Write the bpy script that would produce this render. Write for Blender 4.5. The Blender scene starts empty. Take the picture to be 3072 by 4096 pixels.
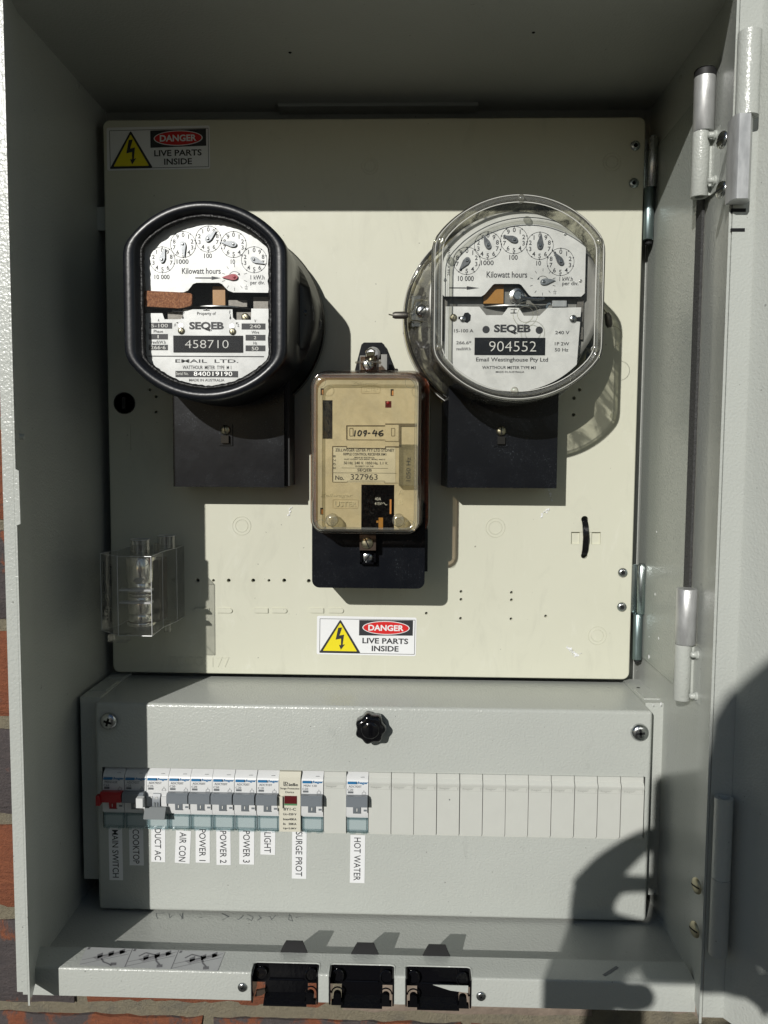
import bpy, bmesh, math, random
from mathutils import Vector, Matrix
random.seed(7)
PI = math.pi
S = bpy.context.scene
COL = S.collection

# ------------------------------------------------------------------ camera
CAM = Vector((0.25658361, -0.6829151, 0.19399167))
FWD = Vector((-0.02851614, 0.99690047, -0.07332312))
RGT = Vector((0.9995557, 0.02907474, 0.00656199))
UPV = Vector((-0.0086735, 0.07310342, 0.99728665))
FPX = 3200.0
cam = bpy.data.cameras.new('camera')
camo = bpy.data.objects.new('camera', cam); COL.objects.link(camo)
m = Matrix.Identity(4)
for i in range(3):
    m[i][0] = RGT[i]; m[i][1] = UPV[i]; m[i][2] = -FWD[i]; m[i][3] = CAM[i]
camo.matrix_world = m
cam.sensor_fit = 'HORIZONTAL'; cam.sensor_width = 30.72; cam.lens = 32.0
cam.clip_start = 0.01; cam.clip_end = 500
S.camera = camo
# ------------------------------------------------------------------ light
SUNV = Vector((0.4046, 1.0, -0.4467)).normalized()
el = math.asin(-SUNV.z)
w = bpy.data.worlds.new('World'); S.world = w; w.use_nodes = True
nt = w.node_tree; nt.nodes.clear()
wo = nt.nodes.new('ShaderNodeOutputWorld'); bg = nt.nodes.new('ShaderNodeBackground')
sk = nt.nodes.new('ShaderNodeTexSky'); sk.sky_type = 'NISHITA'; sk.sun_disc = False
sk.sun_elevation = el; sk.dust_density = 0.3
sk.sun_rotation = math.atan2(-SUNV.x, -SUNV.y)
bg.inputs['Strength'].default_value = 0.05
nt.links.new(sk.outputs[0], bg.inputs[0]); nt.links.new(bg.outputs[0], wo.inputs[0])
sl = bpy.data.lights.new('sun', 'SUN'); sl.energy = 5.0; sl.angle = math.radians(0.5); sl.color = (1.0, 0.975, 0.925)
so = bpy.data.objects.new('sun', sl); COL.objects.link(so)
so.rotation_euler = (-SUNV).to_track_quat('Z', 'Y').to_euler(); so.location = (-1, -2, 1.5)
S.view_settings.view_transform = 'Standard'; S.view_settings.look = 'None'
S.view_settings.exposure = -0.52; S.view_settings.gamma = 1.0
S.render.engine = 'CYCLES'
S.cycles.transparent_max_bounces = 32; S.cycles.max_bounces = 10; S.cycles.diffuse_bounces = 3
S.cycles.caustics_reflective = False; S.cycles.caustics_refractive = False

# ------------------------------------------------------------------ helpers
def at(u, v, c, ax=1):
    """the point where the view ray through photo pixel (u, v) meets the plane coord[ax] = c"""
    d = FWD * FPX + RGT * (u - 1536) - UPV * (v - 2048)
    return CAM + d * ((c - CAM[ax]) / d[ax])
def zm(x0, y0, s, c=None):
    def f(x, y, cc=None): return at(x0 + s * x, y0 + s * y, c if cc is None else cc)
    return f
WL = {}
def tag(o, label=None, cat=None, group=None, kind=None):
    if label: o['label'] = label
    if cat: o['category'] = cat
    if group: o['group'] = group
    if kind: o['kind'] = kind
    return o
def thing(name, label, cat, loc, group=None):
    o = bpy.data.objects.new(name, None); COL.objects.link(o); o.empty_display_size = .01
    o.location = loc; WL[o.name] = Vector(loc); return tag(o, label, cat, group)
def mesh(name, verts, faces, mat, parent=None, smooth=None, mats=None, midx=None):
    verts = [Vector(v) for v in verts]
    lo = Vector([min(v[i] for v in verts) for i in range(3)]); hi = Vector([max(v[i] for v in verts) for i in range(3)])
    c = (lo + hi) / 2
    me = bpy.data.meshes.new(name)
    me.from_pydata([v - c for v in verts], [], faces)
    for q in (mats or [mat]): me.materials.append(q)
    if midx:
        for p, k in zip(me.polygons, midx): p.material_index = k
    o = bpy.data.objects.new(name, me); COL.objects.link(o)
    WL[o.name] = c
    if parent: o.parent = parent; o.location = c - WL[parent.name]
    else: o.location = c
    if smooth is not None:
        bm = bmesh.new(); bm.from_mesh(me); bmesh.ops.recalc_face_normals(bm, faces=bm.faces)
        for f in bm.faces: f.smooth = True
        a = math.radians(smooth)
        for e in bm.edges:
            if len(e.link_faces) == 2 and e.calc_face_angle(0) > a: e.smooth = False
        bm.to_mesh(me); bm.free()
    return o
def bmo(name, bm, mat, parent=None, smooth=30, bev=0, seg=2, angle=35):
    if bev > 0:
        es = [e for e in bm.edges if len(e.link_faces) == 2 and e.calc_face_angle(0) > math.radians(angle)]
        bmesh.ops.bevel(bm, geom=es, offset=bev, segments=seg, profile=0.5, affect='EDGES', clamp_overlap=True)
    bmesh.ops.recalc_face_normals(bm, faces=bm.faces)
    bm.verts.index_update()
    vs = [v.co.copy() for v in bm.verts]; fs = [[v.index for v in f.verts] for f in bm.faces]; bm.free()
    return mesh(name, vs, fs, mat, parent, smooth)
def boxbm(bm, x0, x1, y0, y1, z0, z1, mx=None):
    vs = [(x0,y0,z0),(x1,y0,z0),(x1,y1,z0),(x0,y1,z0),(x0,y0,z1),(x1,y0,z1),(x1,y1,z1),(x0,y1,z1)]
    b = [bm.verts.new(mx @ Vector(v) if mx else v) for v in vs]
    for f in ((0,1,5,4),(1,2,6,5),(2,3,7,6),(3,0,4,7),(4,5,6,7),(3,2,1,0)): bm.faces.new([b[i] for i in f])
def box(name, x0, x1, y0, y1, z0, z1, mat, parent=None, bev=0, seg=2, mx=None):
    bm = bmesh.new(); boxbm(bm, min(x0,x1), max(x0,x1), min(y0,y1), max(y0,y1), min(z0,z1), max(z0,z1), mx)
    return bmo(name, bm, mat, parent, bev=bev, seg=seg)
def prismbm(bm, pts, a, b, ax=1):
    """outline extruded along axis ax from a to b; pts are the other two coordinates (x,z) / (y,z) / (x,y)"""
    def mk(p, t):
        if ax == 1: return (p[0], t, p[1])
        if ax == 0: return (t, p[0], p[1])
        return (p[0], p[1], t)
    A = [bm.verts.new(mk(p, a)) for p in pts]; B = [bm.verts.new(mk(p, b)) for p in pts]
    n = len(pts)
    bm.faces.new(A); bm.faces.new(B[::-1])
    for i in range(n): bm.faces.new((A[i], B[i], B[(i+1) % n], A[(i+1) % n]))
def prism(name, pts, a, b, mat, parent=None, ax=1, bev=0, seg=2, smooth=30, angle=35):
    bm = bmesh.new(); prismbm(bm, pts, a, b, ax)
    return bmo(name, bm, mat, parent, bev=bev, seg=seg, smooth=smooth, angle=angle)
def loftbm(bm, rings, cap0=True, cap1=True, closed=True):
    R = [[bm.verts.new(p) for p in r] for r in rings]
    n = len(R[0])
    for a, b in zip(R, R[1:]):
        for i in range(n if closed else n - 1):
            j = (i + 1) % n
            try: bm.faces.new((a[i], a[j], b[j], b[i]))
            except ValueError: pass
    if cap0: bm.faces.new(R[0][::-1])
    if cap1: bm.faces.new(R[-1])
def loft(name, rings, mat, parent=None, cap0=True, cap1=True, smooth=30):
    bm = bmesh.new(); loftbm(bm, rings, cap0, cap1)
    bmesh.ops.remove_doubles(bm, verts=bm.verts, dist=1e-7)
    return bmo(name, bm, mat, parent, smooth=smooth)
def ring(cx, cz, r, c, y, n=96, dy=0, cb=None):
    """circle of radius r in the XZ plane cut flat at cx-c and cx+c"""
    out = []
    for i in range(n):
        t = 2 * PI * i / n
        x = max(-c, min(c, r * math.cos(t)))
        out.append((cx + x, y, cz + r * math.sin(t)))
    return out
def rrect(cx, cz, w, h, r, y, n=6):
    out = []
    for (sx, sz, a0) in ((1, 1, 0), (-1, 1, 90), (-1, -1, 180), (1, -1, 270)):
        for k in range(n + 1):
            a = math.radians(a0 + 90 * k / n)
            out.append((cx + sx * (w/2 - r) + r * math.cos(a), y, cz + sz * (h/2 - r) + r * math.sin(a)))
    return out
def lathebm(bm, c, prof, axis=Vector((0, -1, 0)), n=24, cap=True):
    """prof: list of (radius, distance along axis)"""
    axis = Vector(axis).normalized()
    u = axis.orthogonal().normalized(); v = axis.cross(u)
    c = Vector(c)
    rings = [[c + axis * d + (u * math.cos(2*PI*i/n) + v * math.sin(2*PI*i/n)) * max(r, 1e-6) for i in range(n)] for r, d in prof]
    loftbm(bm, rings, cap, cap)
def lathe(name, c, prof, mat, parent=None, axis=(0, -1, 0), n=24, smooth=30, cap=True):
    bm = bmesh.new(); lathebm(bm, c, prof, axis, n, cap)
    return bmo(name, bm, mat, parent, smooth=smooth)
def tubebm(bm, pts, r, n=8, closed=False, flat=None):
    pts = [Vector(p) for p in pts]; N = len(pts); rings = []
    prev = None
    for i, p in enumerate(pts):
        a = pts[(i - 1) % N] if (closed or i > 0) else p
        b = pts[(i + 1) % N] if (closed or i < N - 1) else p
        t = (b - a).normalized()
        if prev is None: u = t.orthogonal().normalized()
        else:
            u = prev - t * prev.dot(t)
            u = u.normalized() if u.length > 1e-9 else t.orthogonal().normalized()
        prev = u; v = t.cross(u)
        rr = r[i] if isinstance(r, (list, tuple)) else r
        rings.append([p + (u * math.cos(2*PI*k/n) + v * math.sin(2*PI*k/n)) * rr for k in range(n)])
    if closed: rings.append(rings[0])
    if closed:
        R = [[bm.verts.new(p) for p in rg] for rg in rings[:-1]]; R.append(R[0])
        for a, b in zip(R, R[1:]):
            for i in range(n): bm.faces.new((a[i], a[(i+1) % n], b[(i+1) % n], b[i]))
    else: loftbm(bm, rings)
def tube(name, pts, r, mat, parent=None, n=8, closed=False, smooth=50):
    bm = bmesh.new(); tubebm(bm, pts, r, n, closed)
    return bmo(name, bm, mat, parent, smooth=smooth)

# ------------------------------------------------------------------ lettering
_tc = {}
def glyphs(s, bold=0.0, shear=0.0, space=1.0):
    k = (s, bold, shear, space)
    if k not in _tc:
        c = bpy.data.curves.new('t', 'FONT'); c.body = s; c.offset = bold; c.resolution_u = 3; c.shear = shear; c.space_character = space
        o = bpy.data.objects.new('t', c)
        me = bpy.data.meshes.new_from_object(o)
        vs = [v.co.copy() for v in me.vertices]; fs = [list(p.vertices) for p in me.polygons]
        bpy.data.objects.remove(o); bpy.data.meshes.remove(me); bpy.data.curves.remove(c)
        x0 = min(v.x for v in vs); x1 = max(v.x for v in vs); y0 = min(v.y for v in vs); y1 = max(v.y for v in vs)
        _tc[k] = ([(v.x, v.y) for v in vs], fs, (x0, x1, y0, y1))
    return _tc[k]
class Ink:
    """collects flat print (lettering, lines, discs) lying on one surface"""
    def __init__(s, y=None): s.v = []; s.f = []; s.y = y
    def text(s, body, c, w=None, h=None, right=(1,0,0), up=(0,0,1), bold=0.0, shear=0.0, space=1.0):
        vs, fs, (x0, x1, y0, y1) = glyphs(body, bold, shear, space)
        gw, gh = x1 - x0, y1 - y0
        if h is None: h = w * gh / gw
        if w is None: w = h * gw / gh
        right = Vector(right); up = Vector(up); c = Vector(c); b = len(s.v)
        for x, y in vs: s.v.append(c + right * (((x - x0) / gw - .5) * w) + up * (((y - y0) / gh - .5) * h))
        s.f += [[b + i for i in f] for f in fs]; return s
    def poly(s, pts):
        b = len(s.v); s.v += [Vector(p) for p in pts]; s.f.append(list(range(b, b + len(pts)))); return s
    def line(s, a, b, t, nrm=(0, -1, 0)):
        a = Vector(a); b = Vector(b); d = (b - a).normalized(); n = d.cross(Vector(nrm)).normalized() * t / 2
        return s.poly([a + n, b + n, b - n, a - n])
    def path(s, pts, t):
        for a, b in zip(pts, pts[1:]): s.line(a, b, t)
        return s
    def arc(s, c, r, t, a0=0, a1=360, n=28):
        c = Vector(c); P = lambda a, rr: c + Vector((rr * math.cos(a), 0, rr * math.sin(a)))
        for i in range(n):
            a = math.radians(a0 + (a1-a0)*i/n); b = math.radians(a0 + (a1-a0)*(i+1)/n)
            s.poly([P(a, r+t/2), P(b, r+t/2), P(b, r-t/2), P(a, r-t/2)])
        return s
    def disc(s, c, r, n=16, sx=1):
        c = Vector(c); return s.poly([c + Vector((sx*r*math.cos(2*PI*i/n), 0, r*math.sin(2*PI*i/n))) for i in range(n)])
    def rect(s, c, w, h):
        c = Vector(c); return s.poly([c + Vector((a*w/2, 0, b*h/2)) for a, b in ((-1,-1),(1,-1),(1,1),(-1,1))])
    def done(s, name, mat, parent, push=0.00015):
        return mesh(name, [v + Vector((0, -push, 0)) for v in s.v], s.f, mat, parent) if s.v else None

# ------------------------------------------------------------------ materials
def newmat(name):
    m = bpy.data.materials.new(name); m.use_nodes = True; nt = m.node_tree
    return m, nt, nt.nodes['Principled BSDF']
def N(nt, t, **k):
    n = nt.nodes.new(t)
    for a, b in k.items():
        if a.startswith('i_'): n.inputs[a[2:].replace('_', ' ')].default_value = b
        else: setattr(n, a, b)
    return n
def coords(nt, sc=(1,1,1)):
    t = N(nt, 'ShaderNodeTexCoord'); mp = N(nt, 'ShaderNodeMapping'); mp.inputs['Scale'].default_value = sc
    g = N(nt, 'ShaderNodeNewGeometry')
    nt.links.new(g.outputs['Position'], mp.inputs[0]); return mp.outputs[0]
def noise(nt, vec, scale, detail=3, rough=.5, dist=0):
    n = N(nt, 'ShaderNodeTexNoise'); n.inputs['Scale'].default_value = scale; n.inputs['Detail'].default_value = detail
    n.inputs['Roughness'].default_value = rough; n.inputs['Distortion'].default_value = dist
    nt.links.new(vec, n.inputs['Vector']); return n.outputs['Fac']
def ramp(nt, fac, stops):
    r = N(nt, 'ShaderNodeValToRGB'); e = r.color_ramp.elements
    while len(e) > 1: e.remove(e[0])
    e[0].position = stops[0][0]; e[0].color = stops[0][1] if len(stops[0][1]) == 4 else (*stops[0][1], 1)
    for p, c in stops[1:]:
        k = e.new(p); k.color = c if len(c) == 4 else (*c, 1)
    nt.links.new(fac, r.inputs[0]); return r.outputs[0]
def G(v): return (v, v, v, 1)
def bump(nt, h, b, dist, strength=1.0):
    n = N(nt, 'ShaderNodeBump'); n.inputs['Distance'].default_value = dist; n.inputs['Strength'].default_value = strength
    nt.links.new(h, n.inputs['Height']); nt.links.new(n.outputs[0], b.inputs['Normal']); return n
def mix(nt, fac, a, b):
    n = N(nt, 'ShaderNodeMix', data_type='RGBA')
    for s, x in ((n.inputs[6], a), (n.inputs[7], b)):
        if isinstance(x, tuple): s.default_value = x if len(x) == 4 else (*x, 1)
        else: nt.links.new(x, s)
    if isinstance(fac, (int, float)): n.inputs[0].default_value = fac
    else: nt.links.new(fac, n.inputs[0])
    return n.outputs[2]
def simple(name, col, rough=.5, metal=0, spec=.5, var=.0, vs=60, bmp=0, bs=400, emit=None, coat=0, dust=0, dustcol=(.5,.5,.48)):
    m, nt, b = newmat(name)
    b.inputs['Roughness'].default_value = rough; b.inputs['Metallic'].default_value = metal
    b.inputs['Specular IOR Level'].default_value = spec
    b.inputs['Coat Weight'].default_value = coat
    v = coords(nt)
    c = (*col, 1)
    if var:
        f = noise(nt, v, vs, 4, .6)
        c = mix(nt, f, tuple(x * (1 - var) for x in col), tuple(min(1, x * (1 + var)) for x in col))
    if dust:
        f2 = noise(nt, v, 900, 2, .7); f3 = noise(nt, v, 35, 4, .6)
        mm = N(nt, 'ShaderNodeMath', operation='MULTIPLY'); 
        a1 = ramp(nt, f2, [(.60, G(0)), (.74, G(1))]); a2 = ramp(nt, f3, [(.45, G(0.0)), (.68, G(1))])
        nt.links.new(a1, mm.inputs[0]); nt.links.new(a2, mm.inputs[1])
        m2 = N(nt, 'ShaderNodeMath', operation='MULTIPLY'); nt.links.new(mm.outputs[0], m2.inputs[0]); m2.inputs[1].default_value = dust
        c = mix(nt, m2.outputs[0], c, dustcol)
        rr = N(nt, 'ShaderNodeMapRange'); rr.inputs['To Min'].default_value = rough * .7; rr.inputs['To Max'].default_value = rough * 1.35
        nt.links.new(f3, rr.inputs['Value']); nt.links.new(rr.outputs[0], b.inputs['Roughness'])
    if isinstance(c, tuple): b.inputs['Base Color'].default_value = c
    else: nt.links.new(c, b.inputs['Base Color'])
    if bmp:
        h = noise(nt, v, bs, 2, .5); bump(nt, h, b, bmp)
    if emit: b.inputs['Emission Color'].default_value = (*emit, 1); b.inputs['Emission Strength'].default_value = 1
    return m
def clear(name, tint=(.95,.96,.94), edge=(.62,.63,.58), rough=.04, refl=.06, streak=0, sscale=(1,1,1), milk=0):
    """thin clear plastic: lets light straight through, darker and shinier where seen edge-on, dusty in patches; a strong streak mottles its shadow like refracted light"""
    m = bpy.data.materials.new(name); m.use_nodes = True; nt = m.node_tree; nt.nodes.clear()
    out = N(nt, 'ShaderNodeOutputMaterial'); tr = N(nt, 'ShaderNodeBsdfTransparent'); gl = N(nt, 'ShaderNodeBsdfGlossy')
    gl.inputs['Roughness'].default_value = rough
    lw = N(nt, 'ShaderNodeLayerWeight'); lw.inputs['Blend'].default_value = .5
    pw = N(nt, 'ShaderNodeMath', operation='POWER'); nt.links.new(lw.outputs['Facing'], pw.inputs[0]); pw.inputs[1].default_value = 2.2
    v = coords(nt, sscale)
    e = mix(nt, pw.outputs[0], tint, edge)
    fac = N(nt, 'ShaderNodeMapRange'); fac.inputs['To Min'].default_value = refl; fac.inputs['To Max'].default_value = .55
    nt.links.new(pw.outputs[0], fac.inputs['Value'])
    if streak:
        f = noise(nt, v, 55, 5, .65, 1.0)
        r = ramp(nt, f, [(.35, G(1)), (.75, G(1 - streak))] if streak < .7 else [(.43, G(1)), (.56, G(1 - streak))])
        mm = N(nt, 'ShaderNodeMix', data_type='RGBA', blend_type='MULTIPLY'); mm.inputs[0].default_value = 1
        nt.links.new(e, mm.inputs[6]); nt.links.new(r, mm.inputs[7]); e = mm.outputs[2]
    nt.links.new(e, tr.inputs[0])
    h = noise(nt, v, 260, 2, .5); bp = N(nt, 'ShaderNodeBump'); bp.inputs['Distance'].default_value = .00012; nt.links.new(h, bp.inputs['Height'])
    nt.links.new(bp.outputs[0], gl.inputs['Normal'])
    mx = N(nt, 'ShaderNodeMixShader'); nt.links.new(fac.outputs[0], mx.inputs[0]); nt.links.new(tr.outputs[0], mx.inputs[1]); nt.links.new(gl.outputs[0], mx.inputs[2])
    last = mx.outputs[0]
    if streak:
        df = N(nt, 'ShaderNodeBsdfDiffuse'); df.inputs[0].default_value = (.62, .62, .58, 1)
        f = noise(nt, v, 420, 3, .75); f2 = noise(nt, v, 22, 3, .6)
        r1 = ramp(nt, f, [(.52, G(0)), (.75, G(1))]); r2 = ramp(nt, f2, [(.42, G(0)), (.72, G(streak * .55))])
        mu = N(nt, 'ShaderNodeMath', operation='MULTIPLY'); nt.links.new(r1, mu.inputs[0]); nt.links.new(r2, mu.inputs[1])
        m2 = N(nt, 'ShaderNodeMixShader'); nt.links.new(mu.outputs[0], m2.inputs[0]); nt.links.new(last, m2.inputs[1]); nt.links.new(df.outputs[0], m2.inputs[2]); last = m2.outputs[0]
    if milk:  # white diffuse share, standing in for bright highlights on the rims
        d2 = N(nt, 'ShaderNodeBsdfDiffuse'); d2.inputs[0].default_value = (.72, .71, .66, 1); m3 = N(nt, 'ShaderNodeMixShader'); m3.inputs[0].default_value = milk
        nt.links.new(last, m3.inputs[1]); nt.links.new(d2.outputs[0], m3.inputs[2]); last = m3.outputs[0]
    nt.links.new(last, out.inputs[0]); return m
def powder(name, col, rough=.28):
    m, nt, b = newmat(name); v = coords(nt)
    f = noise(nt, v, 14, 4, .6)
    c = mix(nt, f, tuple(x * .93 for x in col), tuple(x * 1.05 for x in col))
    c = mix(nt, ramp(nt, noise(nt, v, 330, 1, .5), [(.775, G(0)), (.80, G(.55))]), c, (.10, .10, .09))
    c = mix(nt, ramp(nt, noise(nt, coords(nt, (1, 1, .25)), 60, 5, .75, 1.2), [(.62, G(0)), (.74, G(.35))]), c, tuple(x * .72 for x in col))
    nt.links.new(c, b.inputs['Base Color'])
    b.inputs['Roughness'].default_value = rough
    h = noise(nt, v, 620, 1.5, .45, .3); bump(nt, h, b, .00034)
    return m
M = {}
M['paint'] = powder('grey_powder_coat', (.472, .492, .460))
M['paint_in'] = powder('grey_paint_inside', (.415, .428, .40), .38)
# cream moulded panel with faint rub marks
m, nt, b = newmat('cream_plastic'); v = coords(nt)
f = noise(nt, v, 9, 5, .6, .8); f2 = noise(nt, coords(nt, (1, 1, .35)), 45, 5, .7, 1.5)
c1 = mix(nt, f, (.585, .585, .475), (.64, .64, .53))
c1 = mix(nt, ramp(nt, f2, [(.60, G(0)), (.74, G(.5))]), c1, (.69, .69, .60)); c1 = mix(nt, ramp(nt, noise(nt, coords(nt, (1.3, 1, .5)), 28, 5, .7, 1), [(.56, G(0)), (.76, G(.5))]), c1, (.50, .50, .41))
nt.links.new(mix(nt, ramp(nt, noise(nt, v, 300, 1, .5), [(.775, G(0)), (.80, G(.6))]), c1, (.12, .11, .08)), b.inputs['Base Color'])
sp = noise(nt, v, 300, 2, .6)
nt.links.new(ramp(nt, f2, [(.3, G(.42)), (.7, G(.55))]), b.inputs['Roughness'])
bump(nt, noise(nt, v, 90, 2, .5), b, .00008); M['cream'] = m
M['black'] = simple('black_bakelite', (.004, .005, .0075), .27, spec=.3, dust=.22, dustcol=(.30, .34, .38), bmp=.00006, bs=150)
M['black_gloss'] = simple('black_gloss_plastic', (.004, .004, .005), .12, bmp=.00008, bs=200)
M['black_matte'] = simple('black_matte', (.012, .012, .013), .6)
M['void'] = simple('dark_gap', (.004, .005, .006), .9)
M['rubber'] = simple('black_sealant', (.007, .007, .007), .42, spec=.3, bmp=.0006, bs=420)
M['foam'] = simple('black_foam', (.055, .055, .055), .9, var=.9, vs=500, bmp=.001, bs=900)
M['ink'] = simple('black_ink', (.018, .02, .024), .5)
M['inkgrey'] = simple('grey_ink', (.14, .15, .16), .5)
M['blue'] = simple('blue_print', (.02, .16, .36), .35)
M['white'] = simple('white_plastic', (.66, .67, .67), .35, var=.04, vs=200)
M['white_print'] = simple('white_print', (.72, .72, .68), .5)
M['sticker'] = simple('white_sticker', (.80, .81, .82), .4)
M['cream2'] = simple('cream_module_plastic', (.64, .62, .52), .4)
M['blank'] = simple('pale_module_plastic', (.56, .57, .53), .42, var=.04, vs=90)
M['toggle'] = simple('grey_toggle_plastic', (.17, .19, .21), .38)
M['toggle_light'] = simple('light_grey_toggle', (.20, .215, .22), .75, spec=.15)
M['red'] = simple('red_toggle_plastic', (.36, .015, .02), .35)
M['red_print'] = simple('red_print', (.62, .012, .012), .45)
M['yellow'] = simple('yellow_print', (.80, .68, .01), .45)
M['dkred'] = simple('dark_red_window', (.10, .012, .014), .2)
M['green'] = simple('green_window', (.10, .24, .12), .3)
M['teal'] = clear('teal_clear_plastic', (.95, .975, .978), (.46, .64, .68), .08, .05)
M['clear'] = clear('clear_meter_plastic', (.992, .992, .985), (.60, .59, .50), .05, .02, streak=.07)
M['clear_rim'] = clear('clear_plastic_rim', (.95, .95, .90), (.42, .41, .34), .08, .16, milk=.07)
M['clear_wall'] = clear('clear_plastic_wall', (.90, .89, .82), (.46, .45, .38), .08, .16, milk=.07, streak=.8, sscale=(1, .25, 1))  # strong mottling imitates refracted light in the shadow this wall casts
M['clear_yel'] = clear('yellowed_clear_plastic', (.84, .80, .58), (.50, .45, .26), .15, .12, milk=.3)
M['clear_box'] = clear('clear_box_plastic', (.985, .985, .985), (.86, .86, .86), .07, .09, streak=.16, milk=.015)
M['amber_clear'] = clear('smoky_amber_plastic', (.985, .97, .92), (.60, .50, .42), .06, .03, streak=.09)
M['amber_wall'] = clear('smoky_amber_wall', (.74, .62, .52), (.42, .31, .26), .10, .10)
# metals
def metal(name, col, rough, sc=(1, 1, 1), v0=.75, nsc=70, irid=False, met=1):
    m, nt, b = newmat(name); v = coords(nt, sc); b.inputs['Metallic'].default_value = met
    f = noise(nt, v, nsc, 5, .65)
    c = mix(nt, f, tuple(x * v0 for x in col), col)
    if irid:
        g = noise(nt, coords(nt, (1, 1, .2)), 60, 2, .5)
        c = mix(nt, .35, c, ramp(nt, g, [(.35, (.45, .62, .62)), (.5, (.62, .60, .55)), (.62, (.62, .48, .46)), (.7, (.5, .6, .64))]))
    nt.links.new(c, b.inputs['Base Color'])
    r = N(nt, 'ShaderNodeMapRange'); r.inputs['To Min'].default_value = rough * .75; r.inputs['To Max'].default_value = rough * 1.35
    nt.links.new(f, r.inputs['Value']); nt.links.new(r.outputs[0], b.inputs['Roughness'])
    bump(nt, f, b, .00006); return m
M['galv'] = metal('galvanised_steel', (.80, .81, .81), .40, (1, 1, .3), .42, 220, met=.6)
M['zinc'] = metal('zinc_plated_steel', (.50, .58, .60), .26, (1, 1, .2), .6, 120, True)
M['chrome'] = metal('bright_screw_metal', (.66, .68, .68), .20, (1, 1, 1), .6, 300)
M['brass'] = metal('dull_brass', (.52, .48, .34), .35, (1, 1, 1), .6, 300)
M['mirror'] = metal('polished_steel', (.95, .92, .80), .15, (1, 1, .05), .9, 60, met=.85)
M['lead'] = metal('lead_seal', (.22, .21, .19), .5, (1, 1, 1), .5, 500)
M['wire'] = metal('seal_wire', (.35, .33, .24), .4, (1, 1, 1), .6, 500)
M['zincblue'] = metal('blue_zinc_plate', (.30, .38, .39), .38, (1, .3, .3), .75, 40)
# meter faceplates
def plate(name, c0, c1, stain, rough=.42, met=.25):
    m, nt, b = newmat(name); v = coords(nt)
    f = noise(nt, v, 260, 4, .75); f2 = noise(nt, v, 24, 4, .6, 1)
    c = mix(nt, f, c0, c1); c = mix(nt, ramp(nt, f2, [(.5, G(0)), (.75, G(stain))]), c, (.30, .31, .30))
    nt.links.new(c, b.inputs['Base Color']); b.inputs['Roughness'].default_value = rough; b.inputs['Metallic'].default_value = met
    bump(nt, f, b, .00003); return m
M['plate_old'] = plate('weathered_white_plate', (.52, .53, .52), (.64, .65, .64), .45)
M['plate'] = plate('white_meter_plate', (.70, .71, .69), (.80, .81, .79), .3)
M['alu'] = metal('brushed_aluminium', (.74, .75, .74), .32, (1, 1, .15), .8, 160)
M['beige'] = plate('beige_plastic_plate', (.53, .455, .29), (.63, .555, .38), .22, .5, 0)
M['beige_lab'] = simple('pale_beige_label', (.66, .61, .46), .5, var=.04)
M['amber'] = simple('amber_coil_tape', (.42, .20, .035), .35, var=.2, vs=200)
M['orange'] = simple('orange_copper_strip', (.65, .28, .08), .4)
m, nt, b = newmat('rust_hammered_plastic'); v = coords(nt); f = noise(nt, v, 700, 3, .7)
nt.links.new(ramp(nt, f, [(.35, (.10, .022, .008)), (.6, (.30, .075, .02)), (.75, (.50, .18, .06))]), b.inputs['Base Color']); b.inputs['Roughness'].default_value = .3
bump(nt, f, b, .0005); M['rust'] = m
m, nt, b = newmat('cork'); v = coords(nt); f = noise(nt, v, 750, 3, .7); f2 = noise(nt, v, 150, 3, .6)
c = ramp(nt, f, [(.3, (.16, .055, .022)), (.5, (.30, .115, .045)), (.72, (.50, .24, .11))])
nt.links.new(c, b.inputs['Base Color']); b.inputs['Roughness'].default_value = .75; bump(nt, f, b, .0004); M['cork'] = m
# bricks
m, nt, b = newmat('clinker_brick'); v = coords(nt)
oi = N(nt, 'ShaderNodeObjectInfo')
f = noise(nt, v, 26, 5, .65, .6); fs = noise(nt, coords(nt, (1, 1, 4)), 60, 5, .7, .5); fd = noise(nt, v, 500, 4, .8)
ad = N(nt, 'ShaderNodeMath', operation='MULTIPLY_ADD'); nt.links.new(oi.outputs['Color'], ad.inputs[0]); ad.inputs[1].default_value = .5; nt.links.new(f, ad.inputs[2])
warm = mix(nt, fs, (.17, .045, .022), (.44, .15, .065))
cold = mix(nt, fs, (.045, .045, .052), (.16, .13, .125))
c = mix(nt, ramp(nt, ad.outputs[0], [(.66, G(0)), (.74, G(1))]), warm, cold)
c = mix(nt, ramp(nt, fd, [(.3, G(.0)), (.72, G(.35))]), c, (.05, .035, .03))
nt.links.new(c, b.inputs['Base Color']); b.inputs['Roughness'].default_value = .8
ah = N(nt, 'ShaderNodeMath', operation='ADD'); nt.links.new(fd, ah.inputs[0]); nt.links.new(fs, ah.inputs[1])
bump(nt, ah.outputs[0], b, .0026); M['brick'] = m
m, nt, b = newmat('mortar'); v = coords(nt); f = noise(nt, v, 330, 6, .8); f2 = noise(nt, v, 40, 3, .6)
c = mix(nt, f, (.20, .17, .11), (.46, .41, .30)); c = mix(nt, ramp(nt, f2, [(.5, G(0)), (.7, G(.6))]), c, (.20, .19, .16))
nt.links.new(c, b.inputs['Base Color']); b.inputs['Roughness'].default_value = .95; bump(nt, f, b, .005); M['mortar'] = m
M['brown_brick'] = simple('brown_grey_brick', (.24, .19, .15), .85, var=.5, vs=60, bmp=.0008, bs=300)
M['bezel'] = simple('scuffed_black_bezel', (.005, .006, .009), .32, spec=.5, dust=.16, dustcol=(.30, .34, .38), bmp=.00008, bs=300)
M['edge_glint'] = simple('painted_rim_glint', (.60, .60, .56), .2)  # pale rings stand in for white glints along the clear rim
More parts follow.
